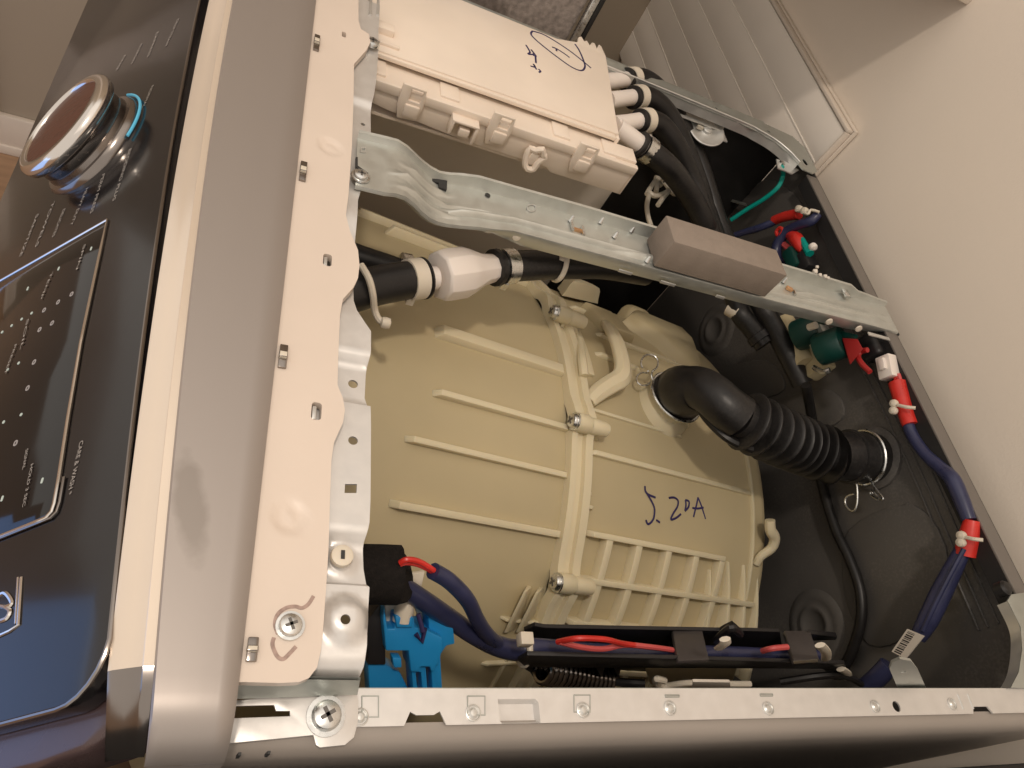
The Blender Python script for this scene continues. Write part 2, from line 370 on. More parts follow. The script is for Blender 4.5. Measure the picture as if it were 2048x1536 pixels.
# right side panel with a rolled top edge: outer face
prof = [(.002, -.0026), (-.003, -.0032), (-.0065, -.006), (-.0088, -.011), (-.0100, -.0195), (-.0088, -.0215), (-.0085, -.03), (-.0085, ZB)]
mb = MB(); vs = []; XS = [-.055 + (XR + .055) * k / 8 for k in range(9)]
for x in XS:
    for (y, z) in prof: vs.append((x, y, z))
n = len(prof); mb.add(vs, [(i * n + k, i * n + k + 1, (i + 1) * n + k + 1, (i + 1) * n + k) for i in range(8) for k in range(n - 1)])
vs = [(x, y + .0012 if z < -.004 else y, z - .001) for (x, y, z) in vs]
mb.add(vs, [(i * n + k, (i + 1) * n + k, (i + 1) * n + k + 1, i * n + k + 1) for i in range(8) for k in range(n - 1)])
mb.obj('side_panel', 'greybrown', WM, smooth=50)
for px, py in ((477, 1511), (535, 1508)):
    c = Y(px, py, -.0098); MB().box(c, (.0012, .0012, .008)).obj('seam_notch', 'recess_shade', WM)
# rear panel: outer flange and charcoal inner face
mb = MB()
mb.box((XR - .0006, W / 2, (ZB) / 2 - .001), (.0012, W, -ZB - .002))
rp = mb.obj('rear_panel', 'charcoal', WM)
MB().box((XR - .0085, W / 2 - .03, -.0032), (.0175, W - .085, .0024)).obj('rear_flange', 'flange_paint', WM, bev=.0008)
MB().box((XR - .0165, W / 2 - .03, -.011), (.0012, W - .09, .017)).obj('flange_return', 'matt_black', WM)
# embossed fields pressed into the rear panel
def yz(pts, x): return [((lambda q: (q.y, q.z))(X(px, py, x))) for px, py in pts]
FRX = lambda x: (Vector((x, 0, 0)), Vector((0, -1, 0)), Vector((0, 0, 1)))
def neg(p): return [(-a, b) for a, b in p]
XI = XR - .0014
em = smooth2(yz([(1700, 1060), (1830, 1010), (1900, 1130), (1830, 1260), (1740, 1290), (1690, 1180)], XI), 4)
MB().sheet(neg(em), fr=FRX(XI - .0022), th=.004).obj('pressed_field', 'charcoal', rp, bev=.0015)
em = smooth2(yz([(1560, 800), (1660, 780), (1690, 830), (1640, 860), (1560, 850)], XI), 4)
MB().sheet(neg(em), fr=FRX(XI - .0022), th=.004).obj('pressed_field', 'charcoal', rp, bev=.0015)
em = smooth2(yz([(1430, 750), (1530, 720), (1570, 780), (1480, 800)], XI), 4)
MB().sheet(neg(em), fr=FRX(XI - .0022), th=.004).obj('pressed_field', 'charcoal', rp, bev=.0015)
em = smooth2(yz([(1530, 360), (1600, 400), (1590, 430), (1490, 470), (1440, 440)], XI), 4)
MB().sheet(neg(em), fr=FRX(XI - .0022), th=.004).obj('pressed_field', 'charcoal', rp, bev=.0015)
def grommet(px, py, r):
    c = X(px, py, XI); g = MB()
    g.lathe([(r * 1.9, 0), (r * 1.7, -.002), (r * 1.35, -.003), (r * 1.2, -.0015), (r * 1.0, -.004), (r * .8, -.0045), (r * .7, -.002), (.0001, -.0022)], c, (1, 0, 0), 32)
    return g.obj('grommet', 'charcoal', rp, smooth=60)
grommet(1432, 660, .020); grommet(1632, 1250, .020)
for px, py in ((1610, 385), (1775, 955), (1795, 910), (1815, 1010), (1790, 950), (1770, 1030), (1690, 940)):
    MB().lathe([(.0022, 0), (.002, -.0012), (.0001, -.0018)], X(px, py, XI), (1, 0, 0), 10).obj('rivet', 'zinc' if py == 950 else 'charcoal', rp)
rib = MB()
for dx in (0, .010, .019):
    pts = [X(px, py, XR - .012) + Vector((0, 0, -.022 - dx)) for px, py in ((1700, 560), (1850, 840), (1960, 1080), (2030, 1230))]
    rib.tube([Vector((XI - .0005, p.y, p.z)) for p in pts], .0012, 8)
rib.obj('stiffening_rib', 'charcoal', rp)
# left side panel
lp = MB().box((XR / 2 - .03, W + .004, ZB / 2 - .004), (XR + .055, .0012, -ZB - .008)).obj('side_panel', 'inner_paint', WM)
MB().box((.466, W + .0018, -.45), (.185, .0022, .86)).obj('black_sheet', 'matt_black', lp)  # black sheet over the rear part of the panel
MB().box((XR / 2, W / 2, ZB + .01), (XR + .05, W, .02)).obj('base_plate', 'matt_black', WM)
MB().box((-.05, W / 2, -.5), (.0015, W, .84)).obj('front_bulkhead', 'inner_paint', WM)
MB().box((-.205, W / 2, -.57), (.02, W, .74)).obj('front_panel', 'greybrown', WM, bev=.006)

# ------------------------------------------------------------------ right top rail (galvanised)
zr = 0.0
inner = [(715, 1379), (1200, 1377), (1778, 1375), (2040, 1374)]; outer = [(2048, 1430), (1400, 1440), (885, 1449.5)]
out = [tuple(Z(*p, zr).xy) for p in inner]; out = [(.0, .0162), (.30, .0164), (.535, .0166)]
yo = .0002
def ux(px): return Z(px, 1435, zr).x
x_n0, x_n1 = ux(808), ux(892)
loop = [(-.0005, .0163), (.536, .0166), (.536, yo)]
q0, q1 = ux(1950), ux(1990)
loop += [(q1, yo), (q1 - .003, yo + .0045), (q0 + .003, yo + .0045), (q0, yo)]
loop += [(x_n1, yo), (x_n1 - .003, yo + .006), (x_n1 - .006, yo + .0045), (x_n0 + .006, yo + .0045), (x_n0 + .003, yo + .006), (x_n0, yo), (-.0005, yo)]
holes = [circ(*Z(1793, 1413, zr).xy, .0033, 18)]
a, b = ux(1003), ux(1078)
pocket = (a, b)
bossp = [(720, 1434), (946, 1426), (1166, 1420), (1340, 1416), (1536, 1417), (1750, 1413), (1904, 1408)]
bosses = [Z(px, py, zr).xy for px, py in bossp]
def rail_z(x, y):
    z = 0
    for c in bosses:
        d = math.hypot(x - c.x, y - c.y); 
        pass
    if a < x < b and yo < y < .0105: z -= .0035
    return z
R1 = MB().sheet(loop, holes, th=.0011, zf=rail_z, step=.0016).obj('top_rail', 'galv_light', WM, smooth=40)
MB().box((.2675, .0163, -.011), (.535, .0011, .021)).obj('inner_flange', 'galv_dull', R1)
for (px0, py0, px1, py1) in ((724, 1392, 757, 1434), (935, 1392, 970, 1430), (1148, 1390, 1180, 1424), (1330, 1390, 1358, 1394), (1520, 1388, 1545, 1392)):
    P = [Z(px0, py0, zr), Z(px1, py0, zr), Z(px1, py1, zr), Z(px0, py1, zr)]
    MB().tube([p + Vector((0, 0, .0001)) for p in P + [P[0]]], .00038, 6, sub=1).obj('stamped_outline', 'galv_dull', R1)
for px in (1915, 1935): MB().tube([Z(px, 1388, zr), Z(px + 12, 1418, zr)], .0006, 6, sub=1).obj('stamped_line', 'galv', R1)
for c in bosses: MB().lathe([(.0040, -.0004), (.0039, .0006), (.0034, .0008), (.0030, -.0001), (.0024, .0001), (.0015, .0010), (.0001, .0012)], (c.x, c.y, 0), (0, 0, 1), 20).obj('pressed_dimple', 'galv', R1)
hk = MB().box(((a + b) / 2, .003, -.004), (b - a - .001, .006, .0008)).obj('pocket_floor', 'galv_light', R1)
# front end plate of the rail with its screw and slot
fp = [(478, 1402), (560, 1392), (712, 1384), (717, 1400), (716, 1445), (708, 1475), (690, 1490), (640, 1495), (632, 1490), (627, 1470), (560, 1477), (478, 1487)]
slot = [(482, 1412), (548, 1410), (552, 1422), (580, 1422), (580, 1432), (482, 1436)]
pl = xy(fp, .0022); sl = xy(slot, .0022)
pl[0] = (-.056, pl[0][1]); pl[-1] = (-.056, pl[-1][1]); sl[0] = (-.0545, sl[0][1]); sl[-1] = (-.0545, sl[-1][1])
R2 = MB().sheet(pl, [sl], fr=(Vector((0, 0, .0022)), Vector((1, 0, 0)), Vector((0, 1, 0))), th=.0014).obj('rail_end_plate', 'galv_light', WM, bev=.0002)
c = Z(652, 1432, .0024); screw(MB().lathe([(.0088, -.0004), (.0086, .0007), (.006, .0009)], c, (0, 0, 1), 24), c, (0, 0, 1), .0066, .0042, rot=.5).obj('screw', ['zinc', 'recess_shade_metal'], R2)
p = Z(1815, 1350, .012)
tabp = [(1779, 1338), (1784, 1325), (1800, 1318), (1822, 1322), (1837, 1342), (1853, 1378), (1796, 1378)]
FY = (Vector((0, .0185, 0)), Vector((1, 0, 0)), Vector((0, 0, 1)))
tl = [((lambda q: (q.x, q.z))(Y(px, py, .0185))) for px, py in tabp]; hc = Y(1806, 1344, .0185)
MB().sheet(tl, [circ(hc.x, hc.z, .0019, 12)], fr=FY, th=.0014).obj('hinge_tab', 'galv_dull', R1, smooth=15)
# rear right corner bracket
cb = xy([(2012, 1202), (2019, 1190), (2048, 1186), (2110, 1380), (2018, 1376), (2034, 1345), (2041, 1300), (2038, 1255)], .001)
cbo = MB().sheet(cb, fr=(Vector((0, 0, .0025)), Vector((1, 0, 0)), Vector((0, 1, 0))), th=.0014).obj('corner_bracket', 'galv_dull', WM, bev=.0002)
mb = MB(); pts = [Z(px, py, .0025) for px, py in ((2013, 1203), (2038, 1255), (2041, 1300), (2034, 1345), (2018, 1376))]
P_, _ = cat(pts, [0] * 5, 6); vs = []
for q in P_: vs += [q + Vector((0, 0, .0005)), q + Vector((.001, 0, -.009))]
mb.add(vs, [(2 * i, 2 * i + 1, 2 * i + 3, 2 * i + 2) for i in range(len(P_) - 1)]).obj('bracket_lip', 'galv', cbo)
MB().lathe([(.006, -.004), (.006, .003), (.0045, .005), (.0001, .0055)], Z(2005, 1178, 0), (0, 0, 1), 16).obj('corner_plug', 'rubber', cbo)

# ------------------------------------------------------------------ left top rail with curved rear corner
ZL = .002
lo_ = [(.0, .692), (.30, .690), (.500, .688), (.545, .684), (.559, .668), (.5605, .622), (.548, .612), (.532, .613)]
li_ = [(.5285, .622), (.519, .638), (.503, .652), (.480, .660), (.45, .6645), (.30, .668), (.0, .670)]
hl = [circ(.544, .632, .0035, 10, .006), circ(.42, .6775, .002, 8), circ(.5, .672, .003, 10, .0016)]
def lz(x, y):
    return (.0016 if y > .6815 and x < .5 else 0)
L1 = MB().sheet(lo_ + li_, hl, fr=(Vector((0, 0, ZL)), Vector((1, 0, 0)), Vector((0, 1, 0))), th=.0012, zf=lz, step=.004).obj('top_rail', 'galv_dull', WM)
P_, _ = cat([Vector((x, y, ZL)) for x, y in reversed(li_)], [0] * len(li_), 5); vs = []; mb = MB()
for q in P_: vs += [q + Vector((0, 0, .0026)), q + Vector((0, -.0002, -.012))]
mb.add(vs, [(2 * i, 2 * i + 1, 2 * i + 3, 2 * i + 2) for i in range(len(P_) - 1)])
vs = [Vector(v) + Vector((.0009, .0012, 0)) for v in vs]; mb.add(vs, [(2 * i, 2 * i + 2, 2 * i + 3, 2 * i + 1) for i in range(len(P_) - 1)])
mb.tube([q + Vector((.0004, .0005, .0026)) for q in P_], .0011, 8, sub=1)
mb.obj('rail_lip', 'galv', L1)
sh = xy([(1312, 183), (1455, 242), (1445, 262), (1360, 232)], -.016)
MB().sheet(sh, fr=(Vector((0, 0, -.016)), Vector((1, 0, 0)), Vector((0, 1, 0))), th=.0014).obj('hanger_shelf', 'galv', L1, bev=.0002)
c = Z(1413, 262, -.022); hg = MB().lathe([(.0235, 0), (.0235, .0016), (.021, .0020), (.017, .0008), (.006, .0008), (.0055, .004), (.0001, .0045)], c, (-.2, -.25, 1), 36)
hg.box(c + Vector((.022, -.003, .001)), (.012, .014, .002)).obj('spring_hanger_disc', 'galv', L1, bev=.0002)
MB().box(Z(1400, 255, -.02), (.008, .003, .004)).obj('hanger_clip', 'nylon', L1)
mb = MB().sheet(xy([(1553, 318), (1570, 322), (1598, 340), (1585, 348), (1572, 342), (1556, 336)], -.006), fr=(Vector((0, 0, -.006)), Vector((1, 0, 0)), Vector((0, 1, 0))), th=.0014)
mb.obj('earth_tab', 'galv', L1); MB().lathe([(.004, 0), (.0038, .003), (.0001, .004)], Z(1563, 327, -.006), (0, 0, 1), 14).obj('earth_screw', 'zinc', L1)

# ------------------------------------------------------------------ front bracket behind the console
ZF = .020
fe = [(760, 10), (757, 60), (757, 100), (752, 165), (748, 190), (744, 205), (742, 268), (735, 300), (722, 380), (716, 400), (713, 480), (708, 560), (708, 600), (714, 620), (730, 645), (742, 662), (742, 700), (737, 740),
      (735, 785), (741, 803), (742, 850), (741, 1000), (739, 1045), (732, 1078), (733, 1130), (736, 1150), (739, 1175), (735, 1240), (734, 1290), (731, 1330), (724, 1358)]
fl = [tuple(Z(px, py, ZF).xy) for px, py in fe]
def yy(py, px=710): return Z(px, py, ZF).y
ztab = sorted([(yy(py), z) for py, z in ((1362, -.0180), (1342, -.006), (1322, -.0015), (1285, .0), (1172, 0), (1158, -.005), (1090, -.006), (1055, 0), (808, 0), (796, -.006), (722, -.006), (703, 0), (640, 0), (500, -.004), (480, -.004), (420, 0), (280, 0), (206, -.003), (190, 0), (60, 0))])
bz = [(Z(690, 1240, ZF).xy, .0115, .005), (Z(684, 1112, ZF).xy, .0085, .003)]
def fz(x, y):
    z = lerp_tab(ztab, y)
    for c, r, h in bz:
        d = math.hypot(x - c.x, y - c.y)
        if d < r: z += h * min(1, (1 - d / r) * 2.2)
    return z
loop = [(-.056, fl[0][1])] + fl + [(-.056, fl[-1][1])]
hf = [circ(*Z(690, 1240, ZF + .004).xy, .0023, 14), circ(*Z(706, 768, ZF - .006).xy, .0028, 14), circ(*Z(706, 881, ZF).xy, .0026, 14),
      [tuple(Z(px, py, ZF).xy) for px, py in ((690, 968), (714, 968), (713, 986), (689, 986))], circ(*Z(727, 245, ZF).xy, .0018, 10)]
FB = MB().sheet(loop, hf, fr=(Vector((0, 0, ZF)), Vector((1, 0, 0)), Vector((0, 1, 0))), th=.0013, zf=fz, step=.0026).obj('console_bracket', 'galv_light', WM, smooth=50)
c = Z(684, 1112, ZF + .0035); MB().lathe([(.0055, -.001), (.0052, .0012), (.004, .0018), (.0001, .0015)], c, (0, 0, 1), 18).box(c + Vector((0, 0, .0016)), (.0018, .0042, .001), m=1).obj('plastic_rivet', ['nylon', 'recess_shade'], FB)
# tuck the sloping end of the bracket down to the rail
mb = MB(); A = [Z(px, py, .0185) for px, py in ((500, 1345), (610, 1350), (724, 1352))]; B = [Z(px, py, .0040) for px, py in ((500, 1392), (610, 1388), (716, 1384))]
A[0].x = -.056; B[0].x = -.056
vs = [p - Vector((0, 0, .0022)) for p in A] + [p for p in B]; mb.add(vs, [(0, 3, 4, 1), (1, 4, 5, 2)]); mb.add([v - Vector((0, .001, .001)) for v in vs], [(0, 1, 4, 3), (1, 2, 5, 4)])
mb.obj('bracket_end_ramp', 'galv_dull', FB)
mb = MB(); 
for px in (742, 757): mb.tube([Z(px, -5, ZF + .0004), Z(px - 2, 30, ZF + .0004)], .0012, 8, sub=1)
mb.obj('pressed_bead', 'galv', FB)

# ------------------------------------------------------------------ cream bar of the console
ZC = .027
ce = [(717, 0), (717, 40), (722, 58), (738, 68), (741, 84), (733, 100), (708, 128), (707, 200), (704, 290), (697, 390), (692, 430), (700, 462), (716, 500), (719, 530), (716, 556), (707, 575), (686, 598), (680, 630),
      (677, 700), (675, 770), (686, 796), (690, 820), (686, 845), (668, 885), (663, 920), (660, 1000), (657, 1100), (652, 1180), (647, 1250), (642, 1300), (634, 1335), (618, 1356), (598, 1364), (560, 1366), (490, 1364)]
cl = [tuple(Z(px, py, ZC).xy) for px, py in ce]
top_y = cl[0][1]
loop = [(-.062, .75), (cl[0][0], .75)] + cl + [(-.062, cl[-1][1])]
def slotp(px, py, w_, h_, r_): c = Z(px, py, ZC); return [(c.x + u, c.y + v) for u, v in rrect(-w_ / 2, -h_ / 2, w_ / 2, h_ / 2, r_)]
h1 = slotp(655, 520, .0052, .0098, .0018); h2 = slotp(633, 822, .0052, .0106, .0018); h3 = slotp(688, 69, .0034, .0074, .001)
dim = [(Z(580, 1033, ZC).xy, .0086), (Z(661, 293, ZC).xy, .0086)]
def czf(x, y):
    z = 0
    for c, r in dim:
        d = math.hypot(x - c.x, y - c.y)
        if d < r: z -= .0016 * min(1, (r - d) / .0022)
        if d < .0022: z += .0010
    return z
CB = MB().sheet(loop, [h1, h2, h3], fr=(Vector((0, 0, ZC)), Vector((1, 0, 0)), Vector((0, 1, 0))), th=.0055, zf=czf, step=.0026).obj('console_back_bar', 'cream_paint', WM, bev=0, smooth=40)
for px, py in ((655, 520), (633, 822)):
    c = Z(px, py, ZC); MB().box(c + Vector((-.0008, 0, -.0035)), (.0022, .008, .004)).obj('latch_tongue', 'galv', CB, bev=.0004)
for px, py, l in ((634, 88, .018), (607, 345, .016), (567, 715, .013), (506, 1300, .0085)):
    c = Z(px, py, ZC); g = MB().box(c + Vector((-.0004, 0, .0006)), (.0042, l * 1.15, .0024))
    g.box(c + Vector((-.0006, -l * .02, .0024)), (.0044, l * .28, .0032), m=1); g.obj('snap_hook', ['chrome_dark', 'nylon'], CB, bev=.0004)
c = Z(580, 1252, ZC); screw(MB().lathe([(.0064, .0), (.0062, .0010), (.004, .0012)], c, (0, 0, 1), 24), c + Vector((0, 0, .0006)), (0, 0, 1), .0050, .0032, rot=.4).obj('screw', ['zinc', 'recess_shade_metal'], CB)
mk = MB(); s1 = [Z(px, py, ZC + .0001) for px, py in ((627, 1192), (617, 1208), (604, 1216), (590, 1213), (572, 1216), (556, 1228), (550, 1248), (556, 1268))]
s2 = [Z(px, py, ZC + .0001) for px, py in ((548, 1275), (545, 1290), (554, 1312), (566, 1318), (578, 1308), (592, 1293))]
for s_ in (s1, s2): mk.tube(s_, .00085, 6, flat=((0, 0, 1), .2))
mk.obj('pen_mark', 'ink_grey', CB)
c = Z(744, 88, ZF + .003); screw(MB(), c, (0, 0, 1), .0062, .004).obj('screw', ['zinc', 'recess_shade_metal'], FB)
# ------------------------------------------------------------------ steel top strip and bright trim
def xb(y): return -.0852 - .0816 * (y - .005) + .0725 * (y - .005) * (y - .168)
ZS = .0315
YS = [-.0136, -.0134, -.013, -.0122, -.011, -.009, -.0065, -.0035, 0, .004, .008, .014] + [.02 + .76 * k / 40 for k in range(41)]
def zs(y):
    if y >= .008: return 0
    t = min(1, (.008 - y) / .0216); return -.024 * (1 - math.sqrt(max(0, 1 - t * t)))
mb = MB(); cols = 9; vs = []
for y in YS:
    x0, x1 = -.0555, xb(y)
    for k in range(cols):
        t = k / (cols - 1); x = x0 + (x1 - x0) * t; z = ZS + zs(y) + .0005 * math.sin(math.pi * t) - (.003 if k == 0 else 0)
        vs.append((x, y, z))
    vs.append((x1 - .0008, y, ZS + zs(y) - .0022))
n = cols + 1
mb.add(vs, [(i * n + k, (i + 1) * n + k, (i + 1) * n + k + 1, i * n + k + 1) for i in range(len(YS) - 1) for k in range(n - 1)])
mb.add([(x, -.0136, z) for (x, y, z) in [(-.0555, 0, .0072), (xb(-.0135), 0, .0072), (xb(-.0135), 0, -.06), (-.0555, 0, -.06)]], [(0, 1, 2, 3)])
mb.obj('console_top_strip', 'steel', WM, smooth=60)
mb = MB(); vs = []; YT = [.018 + .76 * k / 60 for k in range(61)]
tp = [(-.0008, -.0022), (-.0046, -.0026), (-.0052, -.0034), (-.0100, -.0062), (-.0150, -.0094), (-.0166, -.0112), (-.0164, -.018)]
for y in YT:
    e = max(0, (.004 - y) / .010)
    for dx, dz in tp: vs.append((xb(y) + dx, y, ZS + dz - .006 * e * e))
n = len(tp); mb.add(vs, [(i * n + k, (i + 1) * n + k, (i + 1) * n + k + 1, i * n + k + 1) for i in range(len(YT) - 1) for k in range(n - 1)])
mb.obj('console_bright_trim', 'trim', WM, smooth=30)
vs = []; YE = [.018, .012, .006, .001, -.003, -.006, -.008, -.009]; mb = MB()
for y in YE:
    e = (.018 - y) / .027
    for dx, dz in tp: vs.append((xb(y) + dx * (1 - .12 * e), y, ZS + dz - .030 * e ** 2.2))
mb.add(vs, [(i * n + k, (i + 1) * n + k, (i + 1) * n + k + 1, i * n + k + 1) for i in range(len(YE) - 1) for k in range(n - 1)]).obj('trim_end_cap', 'chrome_dark', WM, smooth=40)  # darker chrome, the dark reflection at the turned end put into colour
# ------------------------------------------------------------------ sloping console face
FN = Vector((-.785, 0, .62)).normalized(); FD = Vector((-.62, 0, -.785)).normalized(); FP0 = Z(228, 1200, .018); FP0 = Vector((FP0.x, 0, FP0.z))
def F(px, py, off=0.0): return PL(px, py, FP0 + FN * off, FN)
def fv(p): return (p - FP0).dot(FD)
def ve(y): t = y - .046; return .1715 * t - .1135 * t * t
FRF = lambda off: (FP0 + FN * off, Vector((0, -1, 0)), -FD)      # u = -y, v = -down
def face_loop(pts): return [(-y, -v) for y, v in pts]
ys = [.03 + .79 * k / 26 for k in range(27)]
arc = [(.03 - .022 * math.sin(math.radians(a)), ve(.03) + .022 - .022 * math.cos(math.radians(a))) for a in (15, 30, 45, 60, 75, 90)]
lp_ = [(y, ve(y)) for y in reversed(ys)] + arc + [(.008, .245), (.82, .245 + .02)]
CF = MB().sheet(face_loop(lp_), fr=FRF(0), th=.012).obj('console_face', 'console_black', WM, bev=.003, segs=3)
bd = MB().tube([FP0 + Vector((0, y, 0)) + FD * (v - .0004) + FN * .0004 for y, v in [(y, ve(y)) for y in reversed(ys)] + arc + [(.008, .06), (.008, .245)]], .0011, 8, sub=1)
bd.obj('face_bead', 'chrome_dark', CF)
# housing under the face
hb = [(y, ve(y) - .006) for y in (.76, .6, .45, .3, .15, .03)] + [(.012, -.006), (.0, .004), (-.006, .018), (-.008, .045), (-.008, .26), (.76, .28)]
MB().sheet(face_loop(hb), fr=FRF(-.013), th=.03).obj('console_housing', 'console_body', WM, bev=.004, segs=3)
MB().box((-.068, .0, .006), (.02, .012, .018)).obj('housing_end_clip', 'cream', WM, bev=.002)
# display
dp = [F(px, py) for px, py in ((218, 442), (205, 500), (165, 690), (140, 840), (122, 960), (113, 1010), (108, 1025), (97, 1037), (60, 1052), (0, 1076))]
dl = [(p.y, fv(p)) for p in dp]; y_r = dl[-1][0]; y_l = dl[0][0]
dl += [(y_r, .215), (y_l, .245)]
DG = MB().sheet(face_loop(dl), fr=FRF(.0007), th=.002).obj('display_glass', 'glass_black', CF, bev=.0005)
fr_ = [FP0 + FN * .001 + Vector((0, y, 0)) + FD * v for y, v in [(y_l, .24)] + dl[:-2] + [(y_r, .2)]]
MB().tube(fr_, .0011, 8, sub=1).obj('display_frame', 'chrome', CF)
fr2 = [p + FD * -.0036 + Vector((0, -.001 if i > 6 else 0, 0)) for i, p in enumerate(fr_)]
MB().tube(fr2[5:], .0008, 8, sub=1).obj('display_frame', 'chrome_dark', CF)
RT = Vector((0, -1, 0)); UPF = -FD
for px, py, k in ((182, 497, 0), (117, 537, 0), (55, 577, 0), (143, 588, 1), (116, 604, 1), (88, 620, 1), (63, 626, 0), (43, 638, 0), (23, 651, 0), (4, 664, 0), (104, 646, 1), (79, 659, 1),
                  (37, 726, 0), (15, 739, 0), (68, 724, 1), (55, 776, 1), (42, 829, 0), (7, 844, 0), (31, 886, 1), (84, 961, 0), (4, 997, 0)):
    p = F(px, py, .0009); w_, h_ = ((.0032, .0014) if py in (497, 537, 577, 961, 997) else (.0020, .0020)) if not k else (.0036, .0030)
    g = MB().sheet(rrect(-w_ / 2, -h_ / 2, w_ / 2, h_ / 2, min(w_, h_) * .45), [rrect(-w_ * .28, -h_ * .25, w_ * .28, h_ * .25, h_ * .2)] if k else (), fr=(p + FN * .0001, RT, UPF), th=.0003)
    g.obj('indicator_icon' if k else 'indicator_light', 'led_dim' if k else 'led', CF)
def word(txt, a, b, h=.0032, off=.0002, par=None):
    pa, pb = F(*a, off), F(*b, off); d = pb - pa; L_ = d.length; r = d.normalized(); u = FN.cross(r)
    vs, fs = text_mesh(txt, pa, r, u, length=L_, height=h); MB().add(vs, fs).obj('lettering', 'print', par or CF)
for txt, a, b in (("CARE & WASH *", (160, 884), (135, 992)),
                  ("DEEP STEAM", (354, 40), (330, 93)), ("EXPRESS", (313, 66), (294, 115)), ("ALLERGEN", (282, 88), (262, 128)), ("RINSE", (248, 112), (231, 142)),
                  ("NORMAL", (303, 173), (284, 217)), ("BEDDING PLUS", (258, 300), (225, 403)), ("PERM PRESS", (205, 350), (180, 428)), ("HEAVY DUTY", (172, 378), (140, 452)),
                  ("DELICATES", (126, 420), (104, 475)), ("TOWELS", (105, 405), (70, 495)), ("SANITIZE", (73, 430), (38, 515))):
    word(txt, a, b, .0030)
for txt, a, b in (("SPIN", (168, 490), (152, 540)), ("TEMP", (103, 545), (80, 600)), ("SOIL", (54, 640), (40, 700)), ("SIGNAL", (52, 900), (45, 940)), ("PRESET", (30, 690), (8, 750)), ("HOLD 3 SEC", (62, 930), (45, 1015))):
    word(txt, a, b, .0020, .0012, CF)
# child lock outline mark on the lower console
lk = MB(); P = [F(px, py, .0004) for px, py in ((43, 1155), (37, 1250), (20, 1262), (-20, 1280))]; lk.tube(P, .0008, 6, sub=1)
P = [F(px, py, .0004) for px, py in ((36, 1155), (31, 1248))]; lk.tube(P, .0005, 6, sub=1)
lk.tube([F(px, py, .0004) for px, py in ((0, 1190), (10, 1186), (20, 1196), (24, 1208), (12, 1214))], .0010, 6)
lk.tube([F(px, py, .0004) for px, py in ((0, 1242), (14, 1236), (20, 1222), (10, 1214), (0, 1212))], .0010, 6); lk.obj('power_key_outline', 'chrome', CF)
# ------------------------------------------------------------------ selector knob
KA = Vector((-math.cos(math.radians(35)), 0, math.sin(math.radians(35))))
kc0 = F(119, 240, .028) - KA * .0285
KN = thing('selector_knob', '', ''); bpy.data.objects.remove(KN)
kb = MB().lathe([(.0475, -.003), (.0475, .0025), (.0455, .005), (.0425, .0055), (.0420, .009)], kc0, KA, 64).obj('selector_knob', 'chrome_dark', WM, smooth=40)
MB().lathe([(.0405, .0075), (.0415, .009), (.0415, .0155), (.040, .0165), (.0395, .018)], kc0, KA, 64).obj('grip_ring', 'chrome_dark', kb, smooth=40)
MB().lathe([(.0435, .0170), (.0466, .0190), (.0478, .0225), (.0472, .0260), (.0445, .0285), (.0400, .0292), (.0386, .0280), (.0382, .0268)], kc0, KA, 72).obj('rim', 'chrome', kb, smooth=50)
MB().lathe([(.0386, .0270), (.032, .0275), (.016, .0280), (.0001, .0282)], kc0, KA, 64).obj('cap', 'knob_cap', kb, smooth=60)
u0 = Vector((0, 1, 0)); w0 = FN.cross(u0); arcp = []
for k in range(13):
    t = math.radians(58 - 7.0 * k); dd = (-FD) * math.cos(t) + u0 * math.sin(t); arcp.append(kc0 + dd * .0505 + FN * .003)
MB().tube(arcp, .0011, 8, sub=1).obj('light_ring', 'ring_blue', kb)
# ------------------------------------------------------------------ cross brace
xs_ = [-.0165, -.010, -.004, .004, .012, .020, .028, .036, .044, .052, .060, .070, .085, .10] + [.10 + .46 * k / 30 for k in range(1, 31)]
def bz_(x): return lerp_tab([(-.03, .0245), (.010, .0245), (.056, .0005), (.6, .0005)], x)
def bn(x): return lerp_tab([(-.03, .3300), (.0, .3315), (.03, .339), (.06, .3455), (.085, .3515), (.12, .3585), (.35, .3610), (.56, .3660)], x)
def bf(x): return lerp_tab([(-.03, .381), (.02, .384), (.05, .390), (.08, .396), (.2, .399), (.56, .402)], x)
def fh(x): return lerp_tab([(-.03, .004), (.03, .005), (.06, .008), (.09, .0105), (.5, .0115), (.515, .0065), (.56, .004)], x)
def nh(x): return lerp_tab([(-.03, .006), (.04, .007), (.09, .006), (.13, .0160), (.50, .0155), (.56, .008)], x)
NT = 44
def bprof(x):
    y0, y1, z = bn(x), bf(x), bz_(x); P = [(y0 + .0050, z - nh(x)), (y0 - .0002, z - .0018), (y0 + .0004, z)]
    for k in range(1, NT):
        t = k / NT; zz = 0
        for c, wd, h, a0, a1 in ((.30, .07, .0026, .058, .26), (.40, .05, -.0012, .058, .17), (.22, .05, .0022, .22, .52), (.30, .06, .0024, .43, .545), (.55, .06, .0020, .43, .545), (.72, .07, .0022, .02, .06), (.45, .06, .0024, .012, .06), (.2, .06, .0022, .018, .062)):
            if a0 < x < a1: zz += 1.7 * h * max(0, 1 - ((t - c) / wd) ** 2) * min(1, (x - a0) / .006, (a1 - x) / .006)
        P.append((y0 + (y1 - y0) * t, z + zz))
    P += [(y1, z), (y1 + .0010, z + .002), (y1 + .0016, z + fh(x)), (y1 + .004, z + fh(x) + .0004)]
    return P
n = len(bprof(0)); mb = MB(); vs = []
for x in xs_: vs += [(x, y, z) for y, z in bprof(x)]
for off in (0, 1):
    q = [(x, y, z - .0011 * off) for x, y, z in vs]
    fs = [(i * n + k, (i + 1) * n + k, (i + 1) * n + k + 1, i * n + k + 1) for i in range(len(xs_) - 1) for k in range(n - 1)]
    mb.add(q, fs if not off else [tuple(reversed(f)) for f in fs])
